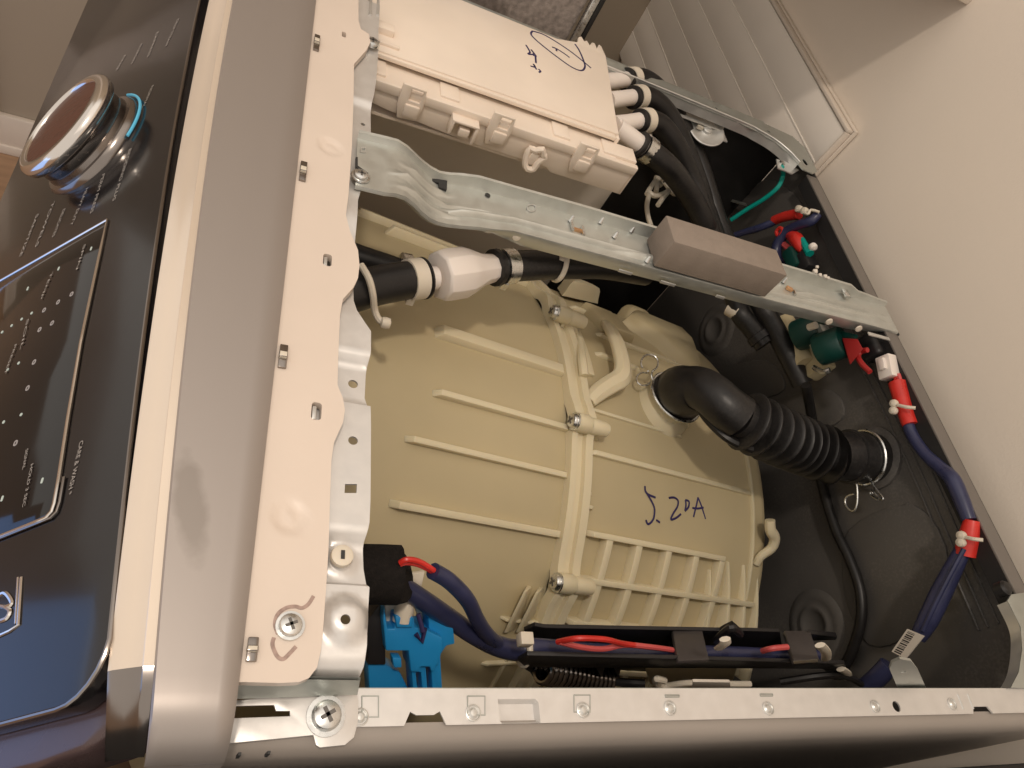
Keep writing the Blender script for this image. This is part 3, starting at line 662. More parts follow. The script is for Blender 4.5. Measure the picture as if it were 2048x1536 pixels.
# rear end lip over the back panel
yv = [bn(.56), bf(.56)]
mb.add([(.5602, yv[0], .0003), (.5602, yv[1], .0003), (.5645, yv[1], -.002), (.5645, yv[0], -.002), (.5655, yv[1], -.016), (.5655, yv[0], -.016)], [(0, 3, 2, 1), (3, 5, 4, 2)])
BR = mb.obj('cross_brace', 'brace_zinc', WM, smooth=50)
def on_brace(px, py, z=0): return Z(px, py, z)
for pts in ([(856, 357), (892, 363), (891, 385), (876, 380), (875, 371), (858, 367)],):
    MB().sheet([tuple(on_brace(*p).xy) for p in pts], fr=(Vector((0, 0, .0030)), Vector((1, 0, 0)), Vector((0, 1, 0))), th=.0042).obj('brace_slot_shade', 'recess_shade', BR)  # dark plate laid on for the shade in a slot
for pts in ([(711, 316), (715, 316), (715, 333), (736, 348), (733, 351), (711, 336)],):
    MB().sheet([tuple(Z(*p, .0245).xy) for p in pts], fr=(Vector((0, 0, .0254)), Vector((1, 0, 0)), Vector((0, 1, 0))), th=.0016).obj('brace_slot_shade', 'recess_shade', BR)
c = Z(721, 353, .025); screw(MB().lathe([(.0068, 0), (.0065, .0008), (.004, .001)], c, (0, 0, 1), 20), c, (0, 0, 1), .0052, .0036).obj('brace_screw', ['zinc', 'recess_shade_metal'], BR)
MB().tube([Z(px, py, .0252) for px, py in ((722, 296), (731, 296), (731, 304), (722, 304), (722, 296))], .0006, 6, sub=1).obj('pressed_mark', 'galv', BR)
for px, py, r in ((973, 370, .0022), (975, 391, .0024), (1055, 395, .0045), (1415 + 0, 640, 0), (861, 431, .0020), (1622, 557, .002)):
    if r: MB().lathe([(r, .0004), (r * .9, .0008), (.0001, .0009)], Z(px, py, .0008), (0, 0, 1), 14).obj('brace_hole_shade', 'recess_shade', BR)  # dark discs laid on, shade of the holes put into the colour
MB().tube([Z(1063 + 9 * math.cos(t), 416 + 7 * math.sin(t), .0012) for t in [k * .5236 for k in range(12)]], .0006, 6, closed=True, sub=1).obj('pressed_ring', 'galv', BR)
for px, py, l, dz in ((1200, 446, .007, .0), (1262, 464, .007, 0), (1100, 405, .004, 0), (1140, 443, .005, 0), (1228, 475, .004, 0), (1353 - 60, 524, .004, 0), (1566, 565, .005, 0), (1660, 570, .006, 0)):
    p = Z(px, py, .001); MB().tube([p, p + Vector((0.001, .002, .0055))], [.0021, .0011], 8, sub=1).obj('lug', 'zinc', BR)
for px, py in ((1143, 453), (1165, 463)):
    p = Z(px, py, .0012); MB().box(p + Vector((0, 0, .0008)), (.002, .011, .0022)).obj('lug', 'zinc', BR)
MB().box(Z(1155, 460, .0016), (.009, .0028, .002)).obj('lug', 'copper', BR)
p = Z(1577, 579, .0012); MB().box(p + Vector((0, 0, .0012)), (.007, .004, .003), Matrix.Rotation(-.3, 3, 'Z')).obj('lug', 'copper', BR, bev=.0005)
MB().box(p + Vector((.006, -.003, .001)), (.002, .006, .0026)).obj('lug', 'zinc', BR)
p = Z(1693, 588, .0045); MB().tube([p + Vector((0, -.005, 0)), p + Vector((0, .005, 0))], .0042, 12, sub=1, flat=((0, 0, 1), .45)).obj('weld_nut', 'zinc', BR)
for px, py in ((977, 458), (1033, 473), (1658, 643), (1717, 657)):
    q = Y(px, py, .3598); MB().lathe([(.0038, 0), (.0034, .0012), (.0001, .0018)], q, (0, -1, .2), 14).obj('rivet', 'nylon', BR)
for px, py, l in ((1250, 543, .014), (1335, 566, .016), (1440, 593, .010)):
    q = Y(px, py, .3598); MB().box(q + Vector((0, -.0006, 0)), (l, .0014, .003), Matrix.Rotation(.02, 3, 'Y')).obj('flange_window', 'galv', BR, bev=.0004)
MB().box(Z(1762, 672, -.0005) + Vector((-.004, -.0016, 0)), (.030, .004, .0016)).obj('end_gusset', 'galv', BR, bev=.0003)

# ------------------------------------------------------------------ grey foam block stuck on the brace
fx0, fx1, fy0, fy1, fz1 = .2490, .3740, .3605, .3930, .0330
mb = MB(); nx, ny, nz = 10, 3, 3
mb.box(((fx0 + fx1) / 2, (fy0 + fy1) / 2, fz1 / 2 + .0013), (fx1 - fx0, fy1 - fy0, fz1 - .002))
fo = mb.obj('foam_block', 'foam_grey', bev=.0012)
tag(fo, 'rectangular grey foam pad stuck on top of the galvanised cross brace', 'foam pad')

# ------------------------------------------------------------------ outer tub
TUB = thing('outer_tub', 'large translucent beige plastic wash tub with ribs, marked 5.20A in pen', 'wash tub', T(.26, 180, .30))
RF, RR = .311, .311
def lathe_t(prof, n=120, a0=0, a1=360, cap=True):     # prof: (r, s)
    return MB().lathe([(r, s) for r, s in prof], TY * TCY + TZ * TCZ, TX, n, cap=cap, a0=a0, a1=a1, ref=TZ)
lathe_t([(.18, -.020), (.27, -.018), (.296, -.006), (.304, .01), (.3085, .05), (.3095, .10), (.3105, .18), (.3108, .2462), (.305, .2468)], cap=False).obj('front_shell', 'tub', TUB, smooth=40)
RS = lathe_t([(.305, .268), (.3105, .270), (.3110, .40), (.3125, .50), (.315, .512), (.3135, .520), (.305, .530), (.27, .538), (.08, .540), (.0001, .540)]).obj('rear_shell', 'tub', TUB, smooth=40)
def bump_f(ph):    # flange radius widens at the bolts
    r = .3190
    for b in (18.9, -9.0, -37.2, 46, -65):
        r += .007 * math.exp(-((ph - b) / 2.6) ** 2)
    return r
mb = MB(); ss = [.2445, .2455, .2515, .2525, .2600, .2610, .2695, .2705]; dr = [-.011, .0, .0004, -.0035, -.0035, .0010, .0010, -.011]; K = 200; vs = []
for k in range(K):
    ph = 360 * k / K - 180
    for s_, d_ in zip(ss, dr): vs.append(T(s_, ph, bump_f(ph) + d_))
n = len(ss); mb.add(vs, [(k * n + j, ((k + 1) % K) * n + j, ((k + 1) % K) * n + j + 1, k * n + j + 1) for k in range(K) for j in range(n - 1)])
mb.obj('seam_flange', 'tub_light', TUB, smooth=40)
def trib(s0, s1, ph, r0, r1, wd, ends=(.006, .003), dph=0):      # rib along the axis
    W_ = math.degrees(wd / r0) / 2; A, B = [], []
    pts = [(s0, 0), (s0 + ends[0], 1), (s1 - ends[1], 1), (s1, .6)]
    g = MB(); vs = []
    for i, (s_, h_) in enumerate(pts):
        p_ = ph + dph * i / 3
        for q, rr in ((-1, r0 - .002), (-.8, r0 + (r1 - r0) * h_), (.8, r0 + (r1 - r0) * h_), (1, r0 - .002)): vs.append(T(s_, p_ + W_ * q, rr))
    fs = [(i * 4 + k, i * 4 + (k + 1) % 4, (i + 1) * 4 + (k + 1) % 4, (i + 1) * 4 + k) for i in range(3) for k in range(4)] + [(0, 3, 2, 1), (12, 13, 14, 15)]
    return g.add(vs, fs)
def tarc(s, wd, ph0, ph1, r0, r1, n=24, ds=0):
    vs = []; g = MB()
    for i in range(n + 1):
        t = i / n; p_ = ph0 + (ph1 - ph0) * t; s_ = s + ds * t
        for q, rr in ((-1, r0 - .002), (-.8, r1), (.8, r1), (1, r0 - .002)): vs.append(T(s_ + wd / 2 * q, p_, rr))
    return g.add(vs, [(i * 4 + k, i * 4 + (k + 1) % 4, (i + 1) * 4 + (k + 1) % 4, (i + 1) * 4 + k) for i in range(n) for k in range(4)] + [(0, 3, 2, 1), tuple(n * 4 + k for k in range(4))])
for px0, py0, ph, wd, h in ((870, 660, 0.2, .0125, .0080), (866, 781, -11.2, .0066, .007), (811, 872, -19.4, .0062, .0066), (781, 1000, -29.0, .0072, .0076)):
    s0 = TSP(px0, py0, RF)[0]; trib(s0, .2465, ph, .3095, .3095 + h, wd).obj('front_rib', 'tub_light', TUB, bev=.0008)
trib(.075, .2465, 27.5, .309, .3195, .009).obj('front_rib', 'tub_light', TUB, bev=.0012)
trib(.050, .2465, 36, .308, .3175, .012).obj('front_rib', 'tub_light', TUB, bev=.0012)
# bolts at the flange
for px, py, rr in ((1127, 627, .330), (1166, 845, .329), (1128, 1168, .330)):
    s_, p_ = TSP(px, py, rr - .002); s_ = .2455
    rb = rr - .004
    c = T(s_ - .0005, p_, rb); g = MB().lathe([(.0085, 0), (.0090, .003), (.0090, .014), (.0080, .016)], c, TX, 24); bo = g.obj('bolt_boss', 'tub_light', TUB)
    MB().lathe([(.0072, .016), (.0078, .018), (.0076, .034), (.0068, .037), (.004, .0375)], c, TX, 24).obj('boss_cap', 'tub_light', bo)
    screw(MB().lathe([(.0086, -.0003), (.0086, -.0016), (.006, -.0018)], c, TX, 20), c - TX * .001, -TX, .0072, .0052).obj('flange_bolt', ['zinc', 'recess_shade_metal'], bo)
    # web between flange and shell
    MB().hexa([T(.256, p_ - 1.2, .309), T(.285, p_ - 1.2, .309), T(.285, p_ + 1.2, .309), T(.256, p_ + 1.2, .309)], [T(.256, p_ - .9, rb), T(.270, p_ - .9, rb), T(.270, p_ + .9, rb), T(.256, p_ + .9, rb)]).obj('boss_web', 'tub_light', bo)
# rear shell ribs and grid
trib(.272, .505, -14.2, .3105, .3150, .006).obj('rear_rib', 'tub_light', RS, bev=.0008)
trib(.272, .40, -6.0, .3105, .3135, .004).obj('rear_rib', 'tub_light', RS, bev=.0006)
for ph, s1 in ((-28.0, .455), (-35.4, .510), (-42.5, .515), (-50.5, .515)): trib(.272, s1, ph, .3105, .3215, .0062).obj('grid_rib', 'tub_light', RS, bev=.0006)
for px in (1216, 1275, 1334, 1389, 1440):
    py = 1070 + (px - 1180) * .165; s_ = TSP(px, py, .316)[0]; tarc(s_, .0092, -28, -56, .3105, .3205, 20, ds=-.012).obj('grid_rib', 'tub_light', RS, bev=.0006)
for px, py in ((1175, 985), (1178, 1013)):
    s_, p_ = TSP(px, py, .318); trib(.262, s_ + .008, p_, .312, .3165, .004).obj('locating_nib', 'tub_light', RS, bev=.0006)
tarc(.500, .0035, 10, -62, .3115, .3160, 50).obj('rear_bead', 'tub_light', RS, bev=.0006)
# tapering gussets at the rear quarter
for px, py in ((1422, 1140), (1459, 1124), (1490, 1130), (1516, 1150)):
    s_, p_ = TSP(px, py, .315); g = MB(); vs = []
    for k in range(9):
        t = k / 8; ph = p_ - 20 * t; wd = .002 + .008 * t; h = .003 + .016 * t
        for q, rr in ((-1, .309), (-.35, .3115 + h), (.35, .3115 + h), (1, .309)): vs.append(T(s_ + .012 * t + q * wd, ph, rr))
    g.add(vs, [(i * 4 + k, i * 4 + (k + 1) % 4, (i + 1) * 4 + (k + 1) % 4, (i + 1) * 4 + k) for i in range(8) for k in range(4)] + [(0, 3, 2, 1), (32, 33, 34, 35)]).obj('gusset', 'tub_light', RS, bev=.0008)
# hook on the rear rim
hk_ = [TP(1512, 1128, .314), TP(1522, 1112, .319), TP(1543, 1096, .326), TP(1549, 1076, .331), TP(1541, 1060, .334), TP(1540, 1040, .337)]
MB().tube(hk_, [.0042, .0046, .0050, .0054, .0054, .0050], 10, flat=(TX, 1.15)).obj('cable_hook', 'tub_light', RS)
# carrying handle loop and pocket above the seam
hl_ = [TP(1213, 650, .318), TP(1222, 662, .327), TP(1236, 690, .330), TP(1246, 735, .330), TP(1240, 757, .328), TP(1222, 768, .324), TP(1196, 785, .318), TP(1178, 802, .314)]
MB().tube(hl_, [.008, .0096, .0102, .0106, .0112, .0108, .0100, .008], 8, flat=(T(.3, 6, 1) - T(.3, 6, 0), .62), sub=3).obj('handle_loop', 'tub_light', RS, smooth=30, bev=.0012)
g1 = [TP(1160, 680, .318), TP(1164, 720, .324), TP(1168, 752, .322)]; MB().tube(g1, [.004, .0048, .005], 10).obj('handle_stub', 'tub_light', RS)
tarc(.283, .010, 13.5, 1.5, .3105, .3145, 16).obj('handle_pad', 'tub_light', RS, bev=.001)
# humped water chamber on the left rear
def hump(pts, r0, r1):
    g = MB(); base = [TSP(px, py, r0) for px, py in pts]; cs = sum(b[0] for b in base) / len(base); cp = sum(b[1] for b in base) / len(base); K = len(base); vs = []
    for f_, r in ((1.08, r0 - .004), (1.0, r0 + (r1 - r0) * .15), (.93, r0 + (r1 - r0) * .75), (.82, r1), (.4, r1 + .0015)):
        for s_, p_ in base: vs.append(T(cs + (s_ - cs) * f_, cp + (p_ - cp) * f_, r))
    vs.append(T(cs, cp, r1 + .002)); g.add(vs, [(i * K + k, i * K + (k + 1) % K, (i + 1) * K + (k + 1) % K, (i + 1) * K + k) for i in range(4) for k in range(K)] + [(4 * K + k, 4 * K + (k + 1) % K, 5 * K) for k in range(K)])
    return g
for px, py, rr, h, rad, st in ((1274, 624, .316, .019, .024, 1.0), (1322, 648, .316, .014, .020, .9), (1354, 676, .314, .012, .024, .9)):
    c = TP(px, py, rr); nrm_ = (T(*TSP(px, py, rr), 1) - T(*TSP(px, py, rr), 0)).normalized()
    MB().lathe([(rad * 1.15, -.012), (rad, 0), (rad * .92, h * .5), (rad * .72, h * .85), (rad * .4, h * .98), (.0001, h)], c - nrm_ * .004, nrm_, 7 if rad > .022 else 12).obj('chamber_lobe', 'tub', RS, bev=.003, smooth=60, segs=3)
tarc(.34, .05, 26, 17, .309, .322, 10, ds=.01).obj('chamber_step', 'tub', RS, bev=.003)
hump([(1125, 560), (1160, 545), (1195, 548), (1205, 575), (1196, 600), (1160, 592), (1130, 585)], .319, .334).obj('balance_boss', 'tub_light', RS, smooth=50)
for ph, s0, s1 in ((24.5, .30, .37), (15.5, .315, .47), (8.5, .30, .36)): trib(s0, s1, ph, .3105, .3150, .006, dph=-1).obj('rear_rib', 'tub_light', RS, bev=.001)
hump([(1245, 645), (1262, 622), (1290, 616), (1318, 626), (1345, 642), (1368, 660), (1382, 700), (1394, 745), (1350, 726), (1312, 690), (1280, 668)], .313, .328).obj('water_chamber', 'tub', RS, smooth=50)
# neck for the vent hose
NB = Z(1347, 797, -.137); MB().lathe([(.034, -.022), (.031, -.014), (.0262, -.008), (.0255, .012), (.024, .014), (.022, .014), (.022, -.02)], NB, (.05, 0, 1), 40, cap=False).obj('vent_neck', 'tub_light', RS)
trib(.372, .41, -3.6, .3105, .318, .004).obj('rear_rib', 'tub_light', RS, bev=.0006)
# clip fins on the front shell
for px0, py0, px1, py1 in ((1041, 1262, 1049, 1180), (1066, 1262, 1072, 1183)):
    a_, b_ = TSP(px0, py0, .312), TSP(px1, py1, .326); c_ = T(*a_, .305)
    MB().hexa([T(a_[0] - .003, a_[1], .306), T(a_[0] + .003, a_[1], .306), T(a_[0] + .003, b_[1], .306), T(a_[0] - .003, b_[1], .306)], [T(b_[0] - .002, a_[1], .318), T(b_[0] + .002, a_[1], .318), T(b_[0] + .0016, b_[1], .328), T(b_[0] - .0016, b_[1], .328)]).obj('wire_fin', 'tub_light', TUB, bev=.0006)
trib(TSP(1000, 1232, .312)[0], TSP(1085, 1250, .312)[0], TSP(1040, 1240, .312)[1], .309, .316, .003).obj('wire_fin', 'tub_light', TUB, bev=.0005)
a_ = TSP(992, 1335, .312); trib(a_[0] - .018, a_[0] + .02, a_[1], .307, .315, .003, dph=2).obj('cross_fin', 'tub_light', TUB, bev=.0005)
tarc(a_[0] + .004, .003, a_[1] - 5, a_[1] + 4, .307, .314, 8, ds=.004).obj('cross_fin', 'tub_light', TUB, bev=.0005)
# pen writing on the rear shell: 5.20A
strokes = [[(1290, 972), (1291, 982), (1297, 989), (1311, 995)], [(1291, 982), (1303, 1002), (1309, 1017), (1308, 1034), (1303, 1044), (1296, 1048), (1292, 1040)], [(1313, 1040), (1320, 1045)],
           [(1338, 996), (1348, 995), (1356, 1001), (1355, 1013), (1346, 1028), (1342, 1039), (1352, 1036), (1362, 1028)], [(1371, 1000), (1372, 1010), (1370, 1022)], [(1371, 1000), (1378, 1003), (1377, 1014), (1370, 1022)],
           [(1396, 995), (1393, 1010), (1387, 1034)], [(1396, 995), (1403, 1012), (1411, 1038)], [(1385, 1016), (1396, 1017), (1407, 1015)]]
mk = MB()
for st in strokes: mk.tube([TP(px, py, .3113) for px, py in st], .0011, 6, sub=4, flat=(T(.35, -18, 1) - T(.35, -18, 0), .35))
mk.obj('pen_writing', 'ink', RS)

# ------------------------------------------------------------------ detergent dispenser housing
DH = thing('dispenser_housing', 'cream plastic detergent drawer housing with pen scribbles, filling the upper left corner', 'dispenser', (.12, .6, -.06))
zt_ = .006; dy0 = .536; dy1 = .682; dx1 = .251; dx0 = -.004
def dz(px, py, z=zt_): return Z(px, py, z)
tp_ = [(dx0, dy0), (dx1 - .0015, dy0 + .001), (dx1 + .006, dy1 + .004)]
# rear-left fins edge
fe_ = [dz(px, py).xy for px, py in ((1212, 112), (1203, 92), (1198, 88), (1194, 96), (1190, 86), (1184, 84), (1180, 90), (1174, 80), (1169, 82), (1163, 72), (1157, 74), (1155, 84))]
tl_ = [(dx0, dy0), (dz(1238, 268).x, dz(1238, 268).y)] + [tuple(p) for p in fe_] + [(.20, dy1 + .0), (dx0, dy1)]
MB().sheet(tl_, fr=(Vector((0, 0, zt_)), Vector((1, 0, 0)), Vector((0, 1, 0))), th=.0035).obj('top_cover', 'cream', DH, bev=.0009)
# raised strip along the near edge of the cover and the groove beside it
MB().box(((dx0 + .246) / 2, dy0 + .0005, zt_ - .0038), (.246 - dx0, .006, .004)).obj('cover_flange', 'cream', DH, bev=.0008)
MB().box(((dx0 + .246) / 2, .5285, -.0060), (.25, .036, .004)).obj('groove_floor', 'cream', DH)
for x0, x1 in ((dx0, .012), (.062, .080), (.176, .194), (.232, .270)):
    MB().box(((x0 + x1) / 2, .5245, -.0075), (x1 - x0, .021, .0115)).obj('groove_block', 'cream', DH, bev=.0008)
LG = MB().box(((dx0 + .272) / 2, .5105, -.0088), (.272 - dx0, .007, .0095)).obj('ledge', 'cream', DH, bev=.0015)
BD = MB().sheet([(dx0, -.013), (.2715, -.013), (.2715, -.040), (.19, -.040), (.185, -.036), (.10, -.036), (.02, -.030), (dx0, -.026)][::-1], fr=(Vector((0, .509, 0)), Vector((1, 0, 0)), Vector((0, 0, 1))), th=.003).obj('side_wall', 'cream', DH, bev=.0006)
MB().box((.2490, .6085, -.018), (.004, .147, .043)).box((.2705, .524, -.026), (.004, .030, .028)).box((.261, .5375, -.026), (.022, .003, .028)).obj('end_wall', 'cream', DH, bev=.0006)
MB().box((.121, .60, -.039), (.258, .176, .003)).obj('bottom', 'cream', DH)
def stabs(px, py):
    c = Y(px, py, .5075); return c
for px, py in ((838, 180), (1016, 236), (1185, 296)):
    c = stabs(px, py); wd = .0215
    o_ = [(-.0125, .003), (.0085, .003), (.0105, -.014), (.0085, -.029), (-.0085, -.031), (-.0125, -.018)]
    win = [(-.004, .0005), (.0068, .0005), (.0062, -.011), (-.0040, -.011)]
    g = MB().sheet([(a - .002, b) for a, b in o_], [[(a - .002, b) for a, b in win]], fr=(Vector((c.x, .5045, c.z)), Vector((1, 0, 0)), Vector((0, 0, 1))), th=.0036)
    t_ = g.obj('clip_tab', 'cream', DH, bev=.0007)
    MB().box((c.x - .001, .5045, c.z - .0205), (.0135, .0045, .0125)).obj('tab_pad', 'cream', t_, bev=.0015)
c = stabs(926, 246); ct = MB().box((c.x, .502, c.z + .006), (.026, .012, .0025)).box((c.x + .0115, .502, c.z - .003), (.003, .012, .018)).box((c.x - .0115, .502, c.z - .001), (.003, .012, .014)).obj('catch', 'cream', DH, bev=.0008)
MB().box((c.x + .001, .500, c.z - .003), (.010, .009, .008)).obj('catch_tongue', 'cream', ct, bev=.001)
c = stabs(1066, 306); hc_ = MB().tube([(c.x - .006, .504, c.z + .006), (c.x - .001, .502, c.z + .007), (c.x + .004, .501, c.z + .011), (c.x + .007, .501, c.z + .006), (c.x + .010, .501, c.z + .004), (c.x + .006, .500, c.z - .003), (c.x + .005, .499, c.z - .011), (c.x - .001, .499, c.z - .013), (c.x - .005, .501, c.z - .009), (c.x - .007, .503, c.z)], .0032, 8, closed=True, sub=2).obj('hinge_clip', 'cream', DH)
MB().box((c.x, .503, c.z - .002), (.0085, .006, .013)).obj('hinge_pin', 'cream', hc_, bev=.001)
c = Z(762, 50, zt_ + .003); MB().box((c.x + .004, c.y - .003, zt_ + .002), (.016, .012, .008)).obj('corner_lug', 'cream', DH, bev=.0012)
MB().box((.012, .5475, zt_ + .0012), (.018, .004, .003)).obj('corner_lug', 'cream', DH, bev=.0008)
MB().tube([Y(752, 152, .53), Y(800, 192, .53)], .0013, 8, sub=1).obj('lid_cord', 'rubber', DH)
mk = MB()
sc_ = [[(1065, 62), (1062, 68), (1070, 78), (1090, 95), (1120, 118), (1145, 135), (1163, 141), (1170, 133), (1166, 118), (1158, 100), (1150, 88)], [(1065, 62), (1085, 68), (1110, 82), (1140, 102), (1168, 124), (1182, 136)],
       [(1104, 94), (1112, 97), (1113, 102)], [(1113, 97), (1130, 108), (1139, 115)],
       [(1052, 90), (1060, 104), (1056, 108), (1068, 108), (1062, 99), (1072, 112), (1066, 110)], [(1071, 113), (1072, 126)], [(1061, 132), (1070, 134), (1067, 128), (1073, 139)], [(1077, 138), (1081, 142), (1078, 145)]]
for st in sc_: mk.tube([Z(px, py, zt_ + .0001) for px, py in st], .0011, 6, sub=5, flat=((0, 0, 1), .2))
mk.obj('pen_scribble', 'ink', DH)
# outlet nozzles
noz = [((1226, 162), (1262, 158)), ((1240, 198), (1275, 193)), ((1252, 246), (1288, 240))]
zn = -.005
for (a_, b_) in noz: 
    A_, B_ = Z(*a_, zn), Z(*b_, zn); A_ = A_ + (A_ - B_).normalized() * .022; MB().tube([A_, A_.lerp(B_, .45), B_], [.0095, .0088, .0088], 16, sub=1).obj('outlet_nozzle', 'white_plastic', DH)
A_, B_ = Z(1262, 276, -.008), Z(1292, 298, -.012); A_ = A_ + (A_ - B_).normalized() * .02; MB().tube([A_, B_], [.0105, .0095], 16, sub=1).obj('outlet_nozzle', 'white_plastic', DH)
# ------------------------------------------------------------------ four black hoses from the dispenser
def hose(name, label, pts, r, cat_='hose', group=None, m='rubber', n=16, base=None):
    t = thing(name, label, cat_, base or pts[-1], group)
    MB().tube(pts, r, n).obj('hose_body', m, t); return t
def band(par, a, b, r, m='white_plastic', n=28, name='clamp_band', ear=None):
    a, b = Vector(a), Vector(b); d = (b - a); L_ = d.length
    g = MB().lathe([(r * .9, 0), (r, .0002), (r, L_), (r * .9, L_)], a, d, n, cap=False)
    if ear is not None: g.box(a + d * .5 + Vector(ear) * (r + .002), (.006, .004, .007))
    return g.obj(name, m, par)
HZ = [
  ('uppermost black hose leaving the dispenser beside the left rail', [Z(1258, 158, zn), Z(1290, 160, zn), Z(1325, 190, -.012), Z(1362, 250, -.03), Z(1395, 320, -.052), Z(1422, 400, -.07), Z(1446, 470, -.085), X(1500, 570, .470), X(1545, 650, .490), X(1578, 712, .505), X(1606, 768, .520)], .0118, ((1252, 159), (1270, 158))),
  ('second black hose from the left rail, curving off the dispenser', [Z(1271, 194, zn), Z(1303, 198, -.006), Z(1338, 232, -.018), Z(1372, 300, -.04), Z(1398, 370, -.062), Z(1420, 440, -.08), X(1455, 545, .440), X(1478, 622, .462), X(1503, 655, .474), X(1530, 690, .487)], .0118, ((1265, 195), (1283, 194))),
  ('third black hose from the left rail, arching off the dispenser end', [Z(1284, 241, zn), Z(1318, 248, -.008), Z(1352, 290, -.022), Z(1380, 350, -.044), Z(1402, 410, -.062), Z(1425, 480, -.08), Z(1440, 540, -.11)], .0118, ((1278, 242), (1297, 241))),
  ('thick black hose with bright metal clamp at the dispenser corner', [Z(1288, 296, -.012), Z(1318, 318, -.016), Z(1350, 350, -.028), Z(1385, 400, -.05), Z(1410, 450, -.07), Z(1425, 500, -.10)], .0130, ((1278, 288), (1300, 304)))]
for i, (lab, pts, r, (a_, b_)) in enumerate(HZ):
    h_ = hose('dispenser_hose', lab, pts, r, 'hose', 'hoses leaving the detergent dispenser')
    za, zb_ = (zn, zn) if i < 3 else (-.010, -.014)
    A_, B_ = Z(*a_, za), Z(*b_, zb_)
    band(h_, A_.lerp(B_, .3), B_, r + .0016, 'nylon' if i < 3 else 'zinc')
    MB().lathe([(r + .0008, 0), (r + .0012, .001), (r + .0012, .003), (r + .0008, .004)], A_.lerp(B_, -.05), B_ - A_, 24).obj('hose_lip', 'rubber', h_)
    if i == 1:
        q = [X(1478, 622, .462), X(1490, 637, .468)]; MB().tube([X(1461, 610, .455), X(1480, 622, .463)], .0128, 16, sub=1).obj('pale_clamp', 'nylon', h_)
        MB().lathe([(.0122, 0), (.0140, .001), (.0140, .009), (.0122, .010)], X(1514, 668, .480), X(1530, 690, .487) - X(1503, 655, .474), 20).obj('hose_collar', 'black_plastic', h_)
# ------------------------------------------------------------------ ribbed vent hose from tub to rear wall
VP = [NB + Vector((.0, 0, -.002)), NB + Vector((.002, 0, .012)), Z(1372, 780, -.102), Z(1398, 776, -.085), Z(1426, 791, -.075), Z(1452, 814, -.072), Z(1478, 834, -.073)]
VH = thing('vent_hose', 'fat black rubber vent hose with bellows, arching from tub to rear panel', 'hose', NB)
MB().tube(VP, [.0286, .0286, .0238, .0208, .0206, .0208, .0214], 28, sub=8).obj('elbow', 'rubber', VH)
rp_ = [VP[-2], VP[-1], Z(1540, 865, -.078), X(1600, 890, .462), X(1648, 908, .492), X(1668, 911, .503)]
rp_, _ = cat(rp_, [0] * len(rp_), 12); rp_ = rp_[12:]
tot = [0]
for a_, b_ in zip(rp_, rp_[1:]): tot.append(tot[-1] + (b_ - a_).length)
NRB = 9; fine, rad = [], []
def at_len(l):
    for i in range(len(tot) - 1):
        if tot[i + 1] >= l: return rp_[i].lerp(rp_[i + 1], (l - tot[i]) / max(tot[i + 1] - tot[i], 1e-9))
    return rp_[-1]
for k in range(NRB):
    for f_, r in ((.0, .0192), (.50, .0190), (.60, .0262), (.66, .0290), (.72, .0295), (.78, .0290), (.84, .0262), (.94, .0192)): fine.append(at_len(tot[-1] * (k + f_) / NRB)); rad.append(r)
fine.append(rp_[-1]); rad.append(.0235)
MB().tube(fine, rad, 32, sub=1).obj('bellows', 'rubber', VH, smooth=60)
ce_ = [rp_[-1], X(1695, 913, .520), X(1725, 915, .540), X(1745, 916, .556)]
MB().tube(ce_, [.0238, .0252, .0262, .0262], 28, sub=4).obj('end_cuff', 'rubber', VH)
d_ = (ce_[2] - ce_[1]).normalized()
MB().lathe([(.0256, 0), (.0280, .001), (.0280, .0035), (.0256, .0045)], ce_[1], d_, 32).obj('cuff_bead', 'rubber', VH)
MB().lathe([(.0265, 0), (.0284, .001), (.0284, .003), (.0265, .004)], VP[1] + Vector((0, 0, -.012)), (.05, 0, 1), 32).obj('cuff_bead', 'rubber', VH)
ridge = [Z(1396, 812, -.092), Z(1420, 845, -.092), Z(1460, 880, -.088), Z(1510, 900, -.086)]
MB().tube(ridge, .0042, 8).obj('mould_seam', 'rubber', VH)
bp_ = [Z(px, py, -.094) for px, py in ((1440, 868), (1462, 884), (1490, 898), (1512, 905))]
for p in []: MB().lathe([(.010, -.004), (.010, .003), (.007, .006), (.0001, .007)], p + Vector((0, 0, -.004)), (0, 0, 1), 16).obj('seam_lug', 'rubber', VH)
def ringpts(c, ax, r, a0, a1, n=40, ref=None):
    ax = Vector(ax).normalized(); u = Vector((0, 0, 1)) if abs(ax.z) < .9 else Vector((1, 0, 0)); u = (u - ax * u.dot(ax)).normalized(); w_ = ax.cross(u)
    return [Vector(c) + (u * math.cos(math.radians(a0 + (a1 - a0) * k / n)) + w_ * math.sin(math.radians(a0 + (a1 - a0) * k / n))) * r for k in range(n + 1)]
c0 = NB + Vector((.0008, 0, .003)); ring = ringpts(c0, (.05, 0, 1), .0297, 0, 360, 48)
cl0 = MB().tube(ring[:-1], .0018, 8, closed=True, sub=1).obj('spring_clamp', 'zinc', VH)
e0 = Z(1306, 764, c0.z)
MB().tube([e0, Z(1303, 750, c0.z + .002)] + [Z(1299 + 17 * math.cos(t), 726 + 17 * math.sin(t), c0.z + .006) for t in [1.2 - k * .55 for k in range(10)]], .0010, 8, sub=4).obj('clamp_loop', 'zinc', cl0)
MB().tube([Z(1296, 742, c0.z + .003)] + [Z(1288 + 15 * math.cos(t), 758 + 13 * math.sin(t), c0.z - .002) for t in [-1.0 - k * .5 for k in range(11)]], .0010, 8, sub=4).obj('clamp_loop', 'zinc', cl0)
c1 = ce_[2] + d_ * .001; ring = ringpts(c1, d_, .0276, 0, 360, 48)
cl1 = MB().tube(ring[:-1], .0018, 8, closed=True, sub=1).obj('spring_clamp', 'zinc', VH)
xq = c1.x
